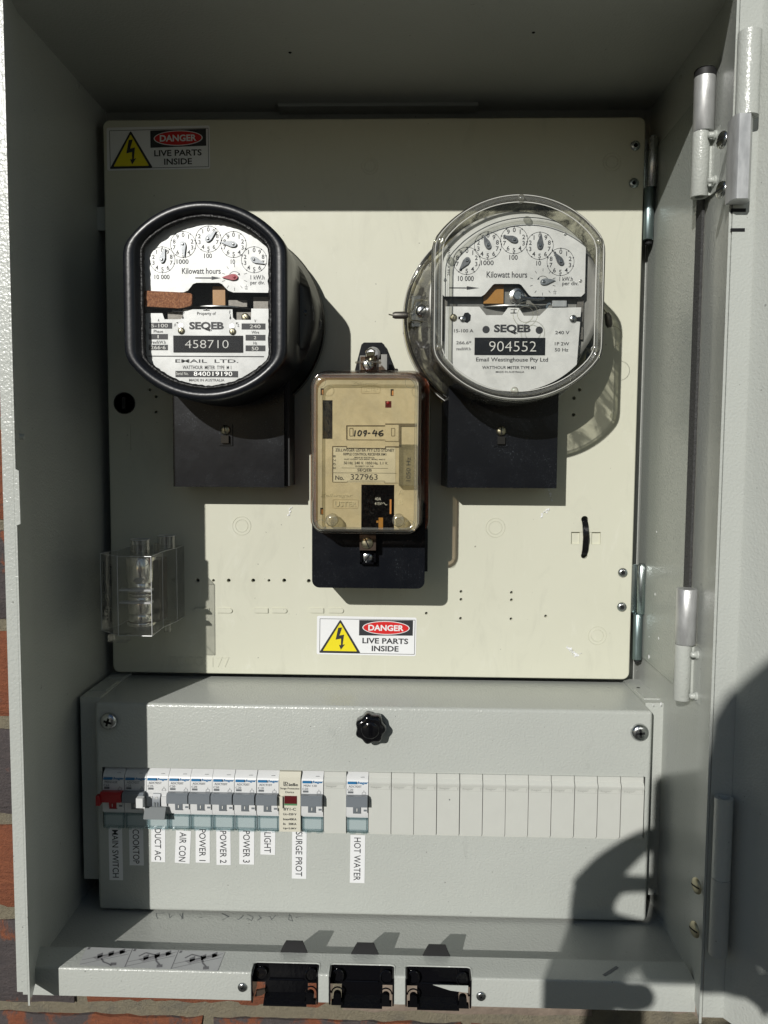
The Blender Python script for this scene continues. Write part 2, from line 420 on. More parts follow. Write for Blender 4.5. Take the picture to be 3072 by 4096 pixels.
M['edge_shade'] = clear('painted_rim_shade', (.30, .29, .24), (.12, .12, .10), .06, .2)  # dark rings stand in for the shade lines within the clear rim
M['edge'] = simple('pale_edge_highlight', (.62, .63, .63), .2)  # pale colour stands in for highlights on the clear link cover
M['steelgrey'] = metal('dull_steel_frame', (.27, .27, .25), .4, (1, 1, .2), .6, 120, met=.5)
M['bar'] = simple('black_number_bar', (.008, .009, .012), .4, spec=.15)
M['ground'] = simple('dull_paving', (.10, .10, .085), .9, var=.2, vs=3)
M['skin'] = simple('skin', (.45, .26, .18), .5, var=.08, vs=80, bmp=.0002, bs=900)
M['sleeve'] = simple('navy_cotton', (.03, .05, .10), .9, var=.2, vs=300, bmp=.0004, bs=1500)
M['phone'] = simple('phone_body', (.05, .05, .055), .3)
M['glassblk'] = simple('phone_glass', (.01, .01, .012), .08)
# =================================================================== SETTING
g = mesh('ground', [(-60,-60,-1.35),(60,-60,-1.35),(60,.03,-1.35),(-60,.03,-1.35)], [(0,1,2,3)], M['ground']); tag(g, kind='structure')

WY = 0.032      # brick face
# --- brick wall
wall = thing('brick_wall', 'old orange and dark clinker brick wall behind the grey meter cabinet', 'wall', (0.2, WY + .05, -1.35))
zl0 = at(30, 3662, WY).z     # a bed joint seen at the lower left
BL, BH, JT = .2450, .0925, .0115
xv = at(315, 4000, WY).x
rows = []
for k in range(-5, 9):
    z0 = zl0 - BH * 1 + BH * k      # row k=0 lies just under the joint at zl0
    off = 0 if k % 2 == 0 else BL / 2
    for j in range(-3, 5):
        x0 = xv + off + BL * j
        if x0 > .95 or x0 < -.8: continue
        rows.append((k, j, x0 + JT/2, x0 + BL - JT/2, z0 + JT/2, z0 + BH - JT/2))
for (k, j, x0, x1, z0, z1) in rows:
    rnd = random.Random(k * 31 + j)
    bm = bmesh.new(); dy = rnd.uniform(-.0015, .0025)
    nx, nz = 16, 8
    def P(i, q):
        u = i / nx; t = q / nz; e = min(i, nx - i, q * 2, (nz - q) * 2)
        jit = rnd.uniform(-1, 1)
        return (x0 + (x1-x0)*u + (jit*.0012 if i in (0, nx) else 0), WY + dy + (.0035 if e == 0 else .0) + rnd.uniform(-.0009, .0009), z0 + (z1-z0)*t + (rnd.uniform(-1, 1)*.0012 if q in (0, nz) else 0))
    gr = [[bm.verts.new(P(i, q)) for i in range(nx+1)] for q in range(nz+1)]
    for q in range(nz):
        for i in range(nx): bm.faces.new((gr[q][i], gr[q][i+1], gr[q+1][i+1], gr[q+1][i]))
    bd = gr[0] + [r[-1] for r in gr[1:]] + gr[-1][-2::-1] + [r[0] for r in gr[-2:0:-1]]
    bk = [bm.verts.new((v.co.x, WY + .05, v.co.z)) for v in bd]
    for a in range(len(bd)):
        c_ = (a + 1) % len(bd); bm.faces.new((bd[c_], bd[a], bk[a], bk[c_]))
    mt = M['brown_brick'] if (k == 0 and j in (1, 2)) else M['brick']
    ob = bmo('brick', bm, mt, wall, smooth=40)
    bias = {0: .26, 1: .05, 2: .38, 3: .05, 4: .36, 5: .05}.get(k, rnd.uniform(.0, .4))
    if k == 0: bias = .34 if j < 0 else .06
    if k == -1: bias = .22
    bias += rnd.uniform(-.03, .03); ob.color = (bias*2, bias*2, bias*2, 1)
# mortar: rough slab between the bricks
bm = bmesh.new(); rnd = random.Random(3)
X0, X1, ZA, ZB = -.75, 1.2, zl0 - BH * 6, zl0 + BH * 8; nx, nz = 150, 100
gr = [[bm.verts.new((X0 + (X1-X0)*i/nx, WY + .0045 + rnd.uniform(-.0016, .0018), ZA + (ZB-ZA)*q/nz)) for i in range(nx+1)] for q in range(nz+1)]
for q in range(nz):
    for i in range(nx): bm.faces.new((gr[q][i], gr[q][i+1], gr[q+1][i+1], gr[q+1][i]))
bmo('mortar', bm, M['mortar'], wall, smooth=60)

# =================================================================== CABINET
XL, XR, ZC, ZF = -.0078, .4614, .4877, -.1752
YB = .030; YW = -.129; YF = -.183; T = .0012
XLF, XRF = .0088, .4492         # inner edges of the front frame
ZLF = .4767                     # lower edge of the hidden top lip
FZ0 = at(100, 3968, YF).z
cab = thing('meter_cabinet', 'open grey steel meter cabinet fixed to the brick wall', 'cabinet', (.227, YB, ZF))
P_, PI_ = M['paint'], M['paint_in']
box('back_sheet', XL, XR, YB - .001, YB, ZF, ZC + .02, M['paint_in'], cab)
# left wall with the folded front frame
def frame_profile(s, xw, xf, xo):
    return [(xw, YB-.001), (xw, YW), (xf, YF), (xo, YF), (xo, YF + .0015), (xf - s*.0022, YF + .0015), (xw - s*T*1.5, YW), (xw - s*T*1.5, YB-.001)]
zt, zb = ZC + .06, at(118, 4023, YF).z
prism('side_wall', [(XL, YB-.001), (XL, YW), (XLF, YF), (XLF - .0013, YF), (XL - T*1.5, YW), (XL - T*1.5, YB-.001)], zb, zt, P_, cab, ax=2, smooth=20)
prism('front_flange', [(XLF - .0014, YF), (XLF - .0085, YF), (XLF - .0085, YF + .0012), (XLF - .0014, YF + .0012)], FZ0, zt, P_, cab, ax=2)
# shallow tab standing inwards on the left flange
a = at(78, 1875, YF); b_ = at(78, 2103, YF)
prism('flange_tab', [(XLF - .0004, a.z), (XLF + .0022, a.z - .0012), (XLF + .0024, b_.z + .0012), (XLF - .0004, b_.z)], YF - .0004, YF + .0008, P_, cab)
# right wall
prism('side_wall', frame_profile(-1, XR, XRF, XRF + .0015), zb, zt, P_, cab, ax=2, smooth=20)
# top sheet + front lip hanging down
prism('top_panel', [(YB-.001, ZC), (YW, ZC), (YF, ZLF), (YF, ZLF + .045), (YF+.0015, ZLF+.045), (YF+.0015, ZLF+.003), (YW, ZC + .0018), (YB-.001, ZC + .0018)], XL - .0017, XR + .0017, PI_, cab, ax=0, smooth=20)
# floor and a small step where it meets the right wall
box('floor_pan', XL, XR, -.150, YB, ZF - .0012, ZF, PI_, cab)
# outer skin
box('wall_seam', XL - .0018, XL + .0003, YW, YB, ZF - .0012, zb + .0012, P_, cab)
box('wall_seam', XR - .0003, XR + .0018, YW - .02, YB, ZF - .0012, ZF + .0012, P_, cab)
box('outer_side', XL - .0035, XL - .002, YW - .0005, YB, ZF, ZC + .06, P_, cab); box('outer_side', XR + .002, XR + .0035, YW - .0005, YB, ZF, ZC + .06, P_, cab)
box('outer_top', XL - .0035, XR + .0035, YF + .002, YB, ZC + .062, ZC + .0635, P_, cab)
# blue-zinc mounting plate on the inside of the right wall, felt strip on its front edge
z6 = zm(2300, 2100, .4653)
def onx(u, v, x): return at(u, v, x, 0)
xp = XR - .0016
pA = onx(2771, 412, xp); pD = onx(2700, 2730, xp); 
yfr = onx(2765, 1500, xp).y; ybk = .018
ztp = onx(2771, 412, xp).z; zbp = onx(2698, 2742, xp).z
M['lining'] = powder('pale_green_grey_lining', (.36, .385, .355), .16)
box('side_plate', xp, XR, yfr, ybk, zbp, ztp, M['lining'], cab, bev=.0004)
yf0 = onx(2762, 1500, xp-.0018).y; yf1 = onx(2785, 1500, xp-.0018).y
box('foam_strip', xp - .0018, xp - .0001, yf1, yf0, onx(2770, 2360, xp).z, onx(2790, 800, xp).z, M['foam'], cab, bev=.0005)
# vent bar behind the top of the panel
a = at(1120, 441, .022); b_ = at(1908, 432, .022)
box('top_bar', a.x, b_.x, .012, .028, a.z - .001, a.z + .0015, PI_, cab, bev=.0004)
for u in (1210, 1510, 1805):
    c = at(u, 434, .022); box('bar_lug', c.x - .006, c.x + .006, .016, .027, c.z - .001, c.z + .0022, PI_, cab, bev=.0005)
# small dimples/rivets on the side walls and roof
for (u, v) in ((312, 345),):
    c = onx(u, v, XL); lathe('rivet', (XL - .0002, c.y, c.z), [(.0030, 0), (.0026, .0008), (.0012, .0011)], PI_, cab, axis=(1, 0, 0), n=16)
c = at(2722, 316, XR, 0); lathe('rivet', (XR + .0002, c.y, c.z), [(.0030, 0), (.0026, .0008), (.0012, .0011)], PI_, cab, axis=(-1, 0, 0), n=16)
for u, v in ((1160, 210), (2134, 130)):
    c = at(u, v, ZC, 2); lathe('roof_dent', (c.x, c.y, ZC + .0001), [(.0014, 0), (.0008, .0006)], M['void'], cab, axis=(0, 0, -1), n=10)
c = at(88, 1747, XLF - .004, 0); lathe('rivet', (c.x, c.y, c.z), [(.0022, -.002), (.0020, .0012), (.0012, .0018)], M['paint'], cab, axis=(1, .35, 0), n=12)
# paint flecks on the right wall lining
for (u, v, r) in ((2627, 2128, .0011), (2621, 2378, .0012), (2635, 2554, .0013), (2596, 2626, .0018), (2597, 2547, .0006), (2830, 2384, .0012), (2546, 2683, .0007)):
    xx = xp if u < 2780 else XR - .004
    c = onx(u, v, xx); bm = bmesh.new(); bmesh.ops.create_icosphere(bm, subdivisions=1, radius=r)
    for vv in bm.verts: vv.co = Vector((vv.co.x*.25, vv.co.y*random.uniform(.4, 1.2), vv.co.z*random.uniform(.6, 1.5))) + Vector((xx - .0002, c.y, c.z))
    bmo('paint_fleck', bm, M['sticker'], cab)

def slot_head(c, r, mat, parent, axis=(0, -1, 0), ang=0, cross=False, h=None, name='screw', w=.2):
    ax = Vector(axis).normalized(); h = h or r * .45
    s = lathe(name, c, [(r, 0), (r, h*.35), (r*.92, h*.65), (r*.7, h*.9), (r*.35, h), (0.00002, h*1.02)], mat, parent, axis=ax, n=28, smooth=60)
    u = ax.orthogonal().normalized(); v = ax.cross(u)
    bm = bmesh.new()
    for k in range(2 if cross else 1):
        a = ang + k * PI / 2; d = u * math.cos(a) + v * math.sin(a); e = ax.cross(d)
        L = r * (.55 if cross else .93); t = r * w / 2; base = Vector(c) + ax * h * (.72 if not cross else .85)
        top = Vector(c) + ax * (h * 1.0 + .00012)
        q = [bm.verts.new(p + d * sx * L * (1 if p is base else (.8 if cross else .55)) + e * sy * t) for p in (base, top) for sx, sy in ((-1,-1),(1,-1),(1,1),(-1,1))]
        for f in ((0,1,2,3),(4,5,6,7),(0,1,5,4),(1,2,6,5),(2,3,7,6),(3,0,4,7)): bm.faces.new([q[i] for i in f])
    bmo('slot', bm, M['void'], s); return s  # dark bar standing in for the shade in the driver slot
def pop_rivet(c, r, mat, parent, axis=(0, -1, 0), name='rivet'):
    s = lathe(name, c, [(r, 0), (r*.95, r*.22), (r*.6, r*.42), (r*.42, r*.42), (r*.36, r*.2), (r*.3, r*.12)], mat, parent, axis=axis, n=24, smooth=50)
    lathe('hole', Vector(c) + Vector(axis).normalized() * r * .13, [(r*.30, 0), (r*.24, .00008)], M['void'], s, axis=axis, n=14)
    return s

# --- hinges on the inside of the right wall
def wall_hinge(uc_t, v0, uc_m, vm, uc_b, v1, r, cap, nuts, heads):
    x = XR - .0004 - r
    ct = at(uc_t, v0, x, 0); cb = at(uc_b, v1, x, 0); y = (ct.y + cb.y) / 2 ; cm = at(uc_m, vm, x, 0)
    r2 = r * .82; xr = x - r + r2
    h = box('hinge', XR - .0016, XR - .0001, y - .0005, YW - .012, cb.z + .001, cm.z - .001, M['paint'], cab, bev=.0003)
    bm = bmesh.new(); lathebm(bm, (x, y, cm.z), [(r*.55, 0), (r*.92, 0), (r, .0005), (r, ct.z - cm.z - (.0048 if cap else .0006)), (r*.93, ct.z - cm.z - (.0046 if cap else 0))], (0, 0, 1), 32)
    bmo('upper_knuckle', bm, M['galv'], h, smooth=50)
    if cap: lathe('cap', (x, y, ct.z - .0047), [(r*1.02, 0), (r*1.04, .004), (r*.92, .0052), (.001, .0054)], M['black_matte'], h, axis=(0, 0, 1), n=28)
    bm = bmesh.new(); lathebm(bm, (xr, y, cb.z), [(r2*.5, .004), (r2*.55, .0002), (r2*.95, 0), (r2, .0004), (r2, cm.z - cb.z - .0002)], (0, 0, 1), 32)
    boxbm(bm, xr, XR - .001, y - .0016, y + .0002, cb.z + .001, cm.z - .001)
    bmo('lower_knuckle', bm, M['paint'], h, smooth=50)
    for u, v in nuts:
        c = at(u, v, XR - .0016, 0)
        bm = bmesh.new(); lathebm(bm, c, [(.0030, 0), (.0030, .0012), (.0021, .0016), (.0021, .0042), (.0012, .0050), (.0001, .0052)], (-1, 0, 0), 14)
        bmo('bolt_end', bm, M['paint'], h, smooth=50)
    nb = Vector((XR - XRF, 0, 0)); nrm = Vector((-(YW - YF), -(XR - XRF), 0)).normalized()   # normal of the sloping frame band
    for u, v in heads:
        d = (at(u, v, 1, 1) - CAM)
        p0 = Vector((XRF, YF, 0)); t = (p0 - CAM).dot(nrm) / d.dot(nrm); c = CAM + d * t
        slot_head(c, .0052, M['chrome'], h, axis=(-nrm if nrm.x > 0 else nrm), ang=.9, h=.0018, name='bolt_head')
wall_hinge(2819, 285, 2816, 527, 2806, 788, .0069, True, [(2863, 540), (2861, 721)], [(2891, 560), (2887, 759)])
wall_hinge(2748, 2354, 2745, 2579, 2733, 2798, .0070, False, [(2791, 2619), (2786, 2784)], [])
nrmR = Vector((-(YW - YF), -(XR - XRF), 0)).normalized(); nrmR = -nrmR if nrmR.x > 0 else nrmR
for u, v in ((2788, 3543), (2780, 3717)):
    d = at(u, v, 1, 1) - CAM; t = (Vector((XRF, YF, 0)) - CAM).dot(nrmR) / d.dot(nrmR)
    slot_head(CAM + d * t, .0052, M['brass'], cab, axis=nrmR, ang=.9, h=.0018, name='bolt_head')

# --- door: lip and skin, opened well past square
DX0, DX1 = XRF + .0018, at(2944, 3000, YF - .001).x
zdb = at(2870, 4066, YF).z; zdt = ZC + .05
dd = Vector((.52, -.854, 0)).normalized(); dn = Vector((-dd.y, dd.x, 0))
def dpt(t, o): return (DX1 + dd.x * t + dn.x * o, YF - .001 + dd.y * t + dn.y * o)
door = prism('door', [dpt(0, 0), dpt(.46, 0), dpt(.46, -.0014), dpt(-.0004, -.0014)], zdb, zdt, M['paint'], cab, ax=2)
prism('door_lip', [(DX0, YF - .001), (DX1, YF - .001), (DX1 + .0008, YF + .0006), (DX0, YF + .0004)], zdb, zdt, M['paint'], door, ax=2, bev=.0002)
tube('lip_fold', [(DX1 - .0004, YF - .0012, zdb), (DX1 - .0004, YF - .0012, zdt)], .0009, M['paint'], door, n=8)
prism('door_return', [dpt(.46, 0), dpt(.46, .02), dpt(.4585, .02), dpt(.4585, 0)], zdb, zdt, M['paint'], door, ax=2)
for (u0, u1, v) in ((2926, 2983, 841), (2924, 2979, 920)):
    a = at(u0, v, YF - .001); b_ = at(u1, v, YF - .001); box('slot', a.x, b_.x, YF - .0013, YF, a.z - .0010, a.z + .0010, M['void'], door)
for v0, v1 in ((3450, 3560),):   # louvre slot low on the door skin
    pass
def door_hinge(uc_t, v0, uc_m, vm, uc_b, v1, r, lowmat, bolts, sq, lx0, lx1):
    y = YF - .001 - r - .0002
    ct = at(uc_t, v0, y); cm = at(uc_m, vm, y); cb = at(uc_b, v1, y); x = (ct.x + cb.x) / 2 if not sq else (ct.x + cm.x) / 2
    h = prism('hinge', [dpt(.0005, .0001), dpt(.011, .0001), dpt(.011, .0014), dpt(.0005, .0014)], cm.z - .006, ct.z - .003, M['paint'], door, ax=2, bev=.0003)
    bm = bmesh.new(); lathebm(bm, (x, y, cm.z), [(r*.5, 0), (r, 0), (r, ct.z - cm.z), (r*.6, ct.z - cm.z), (r*.45, ct.z - cm.z - .003)], (0, 0, 1), 32)
    bmo('upper_knuckle', bm, M['paint'], h, smooth=50)
    xb = cb.x if sq else x
    if sq:
        a = at(2937, 640, y - r*.8); b_ = at(3019, 640, y - r*.8)
        k = prism('lower_knuckle', [(a.x, YF - .0012), (a.x, y - r*.55), (a.x + .0018, y - r*.95), (b_.x - .0035, y - r*.95), (b_.x - .0006, y - r*.3), (b_.x, y + r*.4), (b_.x - .001, YF - .0012)], cb.z, cm.z - .0002, lowmat, h, ax=2, bev=.0004, smooth=40)
    else:
        lathe('lower_knuckle', (x, y, cb.z), [(r*.5, 0), (r*1.02, 0), (r*1.02, cm.z - cb.z - .0003), (r*.9, cm.z - cb.z - .0001)], lowmat, h, axis=(0, 0, 1), n=32, smooth=50)
    for v in bolts:
        z = at(3000, v, YF).z; px, py = dpt(.0065, .0014)
        lathe('bolt_head', (px, py, z), [(.0026, 0), (.0026, .0012), (.0018, .0018), (.0018, .0032), (.0008, .004)], M['zinc'], h, axis=(dn.x, dn.y, 0), n=12, smooth=50)
door_hinge(2997, 130, 2990, 468, 2978, 806, .0066, M['galv'], [234, 430], True, 0, 0)
door_hinge(2895, 3190, 2885, 3510, 2872, 3815, .0056, M['paint_in'], [3255, 3431], False, 0, 0)

# =================================================================== HINGED METER PANEL
PX0, PX1, PZ0, PZ1 = 0.0, .4494, .0007, .4700
panel = thing('meter_mounting_board', 'cream moulded hinged panel that carries the two meters and the relay', 'panel', (.2247, 0, PZ0))
RC = .006
outline = [(p[0], p[2]) for p in rrect((PX0+PX1)/2, (PZ0+PZ1)/2, PX1-PX0, PZ1-PZ0, RC, 0, 6)]
bm = bmesh.new(); prismbm(bm, outline, 0, .004)
bmesh.ops.recalc_face_normals(bm, faces=bm.faces)
board = bmo('board', bm, M['cream'], panel, smooth=30)
bv = board.modifiers.new('b', 'BEVEL'); bv.width = .0009; bv.segments = 2; bv.limit_method = 'ANGLE'
V_ = 1.8517
small = [(427,1254,4),(461,1254,3),(494,1254,4),(547,1254,4),(581,1254,3),(614,1254,4),(667,1255,4),
 (996,1278,3),(996,1295,3),(995,1336,3),(1105,1280,3),(1105,1296,3),(1104,1337,3),(921,1325,3),(1179,1331,3),
 (337,857,3.2),(337,890,3.2),(324,842,3.2),(1252,842,3.6),(1240,860,3.6),(1239,896,3.6)]
cut = bmesh.new()
for (u, v, r) in small:
    c = at(u*V_, v*V_, 0); rr = r * V_ * .683/3200 * 1.12
    lathebm(cut, (c.x, .006, c.z), [(rr*.8, 0), (rr*.8, .0045), (rr*1.15, .0075)], (0, -1, 0), 14)
for (u, v, r) in ((1263,1122,7.5),(1262,1200,7)):
    c = at(u*V_, v*V_, 0); lathebm(cut, (c.x, .006, c.z), [(r*V_*.683/3200, 0), (r*V_*.683/3200, .0075)], (0, -1, 0), 18)
me = bpy.data.meshes.new('cutter'); bmesh.ops.recalc_face_normals(cut, faces=cut.faces); cut.to_mesh(me); cut.free()
cutter = bpy.data.objects.new('cutter', me); COL.objects.link(cutter)
cut = bmesh.new()
a = at(1234*V_, 1149*V_, 0); b_ = at(1297*V_, 1176*V_, 0); boxbm(cut, a.x, b_.x, -.001, .0026, b_.z, a.z)
me2 = bpy.data.meshes.new('cutter2'); bmesh.ops.recalc_face_normals(cut, faces=cut.faces); cut.to_mesh(me2); cut.free()
cutter2 = bpy.data.objects.new('cutter2', me2); COL.objects.link(cutter2)
bpy.context.view_layer.update()
for cc in (cutter, cutter2):
    md = board.modifiers.new('c', 'BOOLEAN'); md.object = cc; md.operation = 'DIFFERENCE'; md.solver = 'EXACT'
dg = bpy.context.evaluated_depsgraph_get()
nm = bpy.data.meshes.new_from_object(board.evaluated_get(dg))
board.modifiers.clear(); board.data = nm
bpy.data.objects.remove(cutter); bpy.data.objects.remove(cutter2)
# recess blocks either side of the cable tie
a = at(1253*V_, 1149*V_, 0); b_ = at(1278*V_, 1176*V_, 0)
box('recess_bridge', a.x, b_.x, .0008, .0027, b_.z, a.z, M['cream'], panel, bev=.0002)
ct1, ct2 = at(1263*V_, 1119*V_, 0), at(1262*V_, 1202*V_, 0)
pts = [(ct1.x, .006, ct1.z - .0018), (ct1.x, .0002, ct1.z - .0020), (ct1.x + .0002, -.0022, ct1.z - .0060), (ct1.x + .0006, -.0040, (ct1.z+ct2.z)/2), (ct2.x + .0001, -.0022, ct2.z + .0060), (ct2.x, .0002, ct2.z + .0018), (ct2.x, .006, ct2.z + .0018)]
bm = bmesh.new(); rings = []
for i, p in enumerate(pts):
    a_ = Vector(pts[max(0, i-1)]); b2 = Vector(pts[min(len(pts)-1, i+1)]); t = (b2 - a_).normalized(); n = t.cross(Vector((1, 0, 0))).normalized()
    P0 = Vector(p); rings.append([P0 + Vector((sx*.0024, 0, 0)) + n * sy * .0007 for sx, sy in ((-1,-1),(1,-1),(1,1),(-1,1))])
loftbm(bm, rings); tie = bmo('cable_tie', bm, M['black_gloss'], None, smooth=40)
tag(tie, 'black cable tie looped through two holes low on the right of the cream panel', 'cable tie')
# moulded rings
for (u, v, ro, ri) in ((522,1136,20,13.5),(1070,1140,20.5,14),(1290,1373,19.5,13),(799,358,17,11),(1322,350,18,12)):
    c = at(u*V_, v*V_, 0); k = V_*.683/3200
    bm = bmesh.new()
    for r in (ro*k, ri*k):
        tubebm(bm, [(c.x + r*math.cos(2*PI*i/48), -.00002, c.z + r*math.sin(2*PI*i/48)) for i in range(48)], .00032, 6, closed=True)
    bmo('moulded_ring', bm, M['cream'], panel, smooth=60)
# raised slots
for (u, flip) in ((436,0),(486,1),(563,0),(604,1),(683,0),(726,1)):
    c = at(u*V_, 1318.5*V_, 0); hw = 16.5*V_*.683/3200; hh = 5.2*V_*.683/3200
    o = []; s = 1 if flip else -1
    for k in range(9): a = math.radians(-90 + 180*k/8); o.append((c.x + s*(hw - hh + hh*math.cos(a)), c.z + hh*math.sin(a)))
    o += [(c.x - s*hw, c.z + hh), (c.x - s*hw, c.z - hh)]
    prism('raised_slot', o, -.0012, .001, M['cream'], panel, bev=.0004)
# screws at the hinge side
for u, v in ((1372,315),(1369,396),(1345,1237),(1343,1311)):
    c = at(u*V_, v*V_, 0); pop_rivet((c.x, -.0001, c.z), .0041, M['zinc'], panel)
# round black knob hole, padlock symbols and latch recess on the left
c = at(269*V_, 871*V_, 0)
lk = lathe('latch_knob', (c.x, 0, c.z), [(.0093, 0), (.0093, .0004), (.0086, .0005), (.0084, -.0002), (.004, -.0004), (.0001, -.0004)], M['black_matte'], panel, n=36)
box('turn_bar', c.x - .0014, c.x + .0014, -.0022, 0, c.z - .0052, c.z + .0052, M['black_gloss'], lk, bev=.0005)
for u, v in ((304,871),(271,806)):
    c = at(u*V_, v*V_, 0); bm = bmesh.new()
    boxbm(bm, c.x - .0019, c.x + .0019, -.0004, 0.0005, c.z - .0026, c.z + .0006)
    tubebm(bm, [(c.x + .0013*math.cos(t), -.0001, c.z + .0007 + .0016*math.sin(t)) for t in [PI*k/8 for k in range(9)]], .00028, 5)
    bmo('padlock_symbol', bm, M['cream'], panel)
a = at(255*V_, 917*V_, 0); b_ = at(283*V_, 973*V_, 0)
box('latch_guide', a.x, b_.x, -.0009, .001, b_.z, a.z, M['cream'], panel, bev=.0006)
# embossed number
ik = Ink(); c = at(432*V_, 1429.5*V_, 0); ik.text('EOSO 177', c, .0515, .0088)
em = ik.done('embossed_number', M['cream'], panel, .00045)
me = em.data; bm = bmesh.new(); bm.from_mesh(me)
r = bmesh.ops.extrude_face_region(bm, geom=bm.faces[:]); bmesh.ops.translate(bm, verts=[x for x in r['geom'] if isinstance(x, bmesh.types.BMVert)], vec=(0, .0006, 0)); bmesh.ops.recalc_face_normals(bm, faces=bm.faces); bm.to_mesh(me); bm.free()
# pale tab behind the left edge and bracket under the lower left corner
a = at(208*V_, 447*V_, .004); b_ = at(232*V_, 497*V_, .004); box('edge_tab', a.x, b_.x, .0042, .0062, b_.z, a.z, M['paint'], panel, bev=.0004)
a = at(232*V_, 1463*V_, -.006); b_ = at(270*V_, 1450*V_, -.006)
bm = bmesh.new(); prismbm(bm, [(a.x + .001, .004), (a.x - .0005, -.002), (a.x + .0015, -.0088), (b_.x - .0012, -.0088), (b_.x + .002, .004)], a.z - .0006, a.z + .0006, 2)
bmo('foot_bracket', bm, M['paint'], panel, bev=.0003)
# crumbs of white filler stuck to the panel
def crumb(u, v, s, n, y=0, parent=panel, spread=1.0, ax=1, dirn=(1, -1)):
    rnd = random.Random(int(u*7+v)); bm = bmesh.new(); c = at(u*V_, v*V_, y)
    for k in range(n):
        p = c + Vector(((k/n-.5)*dirn[0]*spread*.008 + rnd.uniform(-.0007, .0007), -.0003, (k/n-.5)*dirn[1]*spread*.008 + rnd.uniform(-.0009, .0009)))
        q = [bm.verts.new(p + Vector((rnd.uniform(-1, 1)*s, rnd.uniform(-1, .1)*s*.6, rnd.uniform(-1, 1)*s))) for _ in range(5)]
        try: bmesh.ops.convex_hull(bm, input=q)
        except Exception: pass
    bmo('filler_crumb', bm, M['sticker'], parent, smooth=None)
crumb(1236, 1407, .0019, 9); crumb(1247, 1414, .0016, 6, dirn=(1, .2)); crumb(1178, 1106, .0014, 8, dirn=(1, 1)); crumb(627, 1103, .0012, 7, dirn=(.2, 1)); crumb(1189, 1068, .0010, 9, dirn=(-.4, 1.2))
# --- panel hinges
def leaf_hinge(ul, v0, ur, vm, v1, ul2, ur2, name='hinge'):
    y = .0005
    a = at(ul*V_, v0*V_, y); b_ = at(ur*V_, vm*V_, y); c = at(ul2*V_, v1*V_, y); d = at(ur2*V_, v1*V_, y)
    xc = (a.x + b_.x)/2; r = .0043
    h = box(name, PX1 - .002, xc, .0042, .0056, b_.z + .0005, a.z, M['zinc'], panel, bev=.0002)
    lathe('upper_knuckle', (xc + .001, y, b_.z), [(r*.9, 0), (r, .0004), (r, a.z - b_.z - .0006), (r*.92, a.z - b_.z)], M['zinc'], h, axis=(0, 0, 1), n=26, smooth=50)
    lathe('pin', (xc + .001, y, a.z - .0002), [(.0026, 0), (.0026, .0014), (.0021, .0018)], M['zinc'], h, axis=(0, 0, 1), n=16)
    lathe('lower_knuckle', (xc - .001, y + .0006, c.z), [(r*.93, 0), (r, .0004), (r, b_.z - c.z - .0006), (r*.93, b_.z - c.z - .0002)], M['zincblue'], h, axis=(0, 0, 1), n=26, smooth=50)
    box('wall_leaf', xc + .002, XR - .002, y + .0030, y + .0042, c.z + .001, b_.z - .001, M['zincblue'], h)
    lathe('pin_foot', (xc + .0005, y + .003, c.z - .0030), [(.0028, 0), (.0032, .0010), (.0032, .0030)], M['black_matte'], h, axis=(0, 0, 1), n=16)
leaf_hinge(1393, 297, 1421, 405, 518, 1391, 1420)
leaf_hinge(1368, 1221, 1397, 1326, 1424, 1362, 1393)

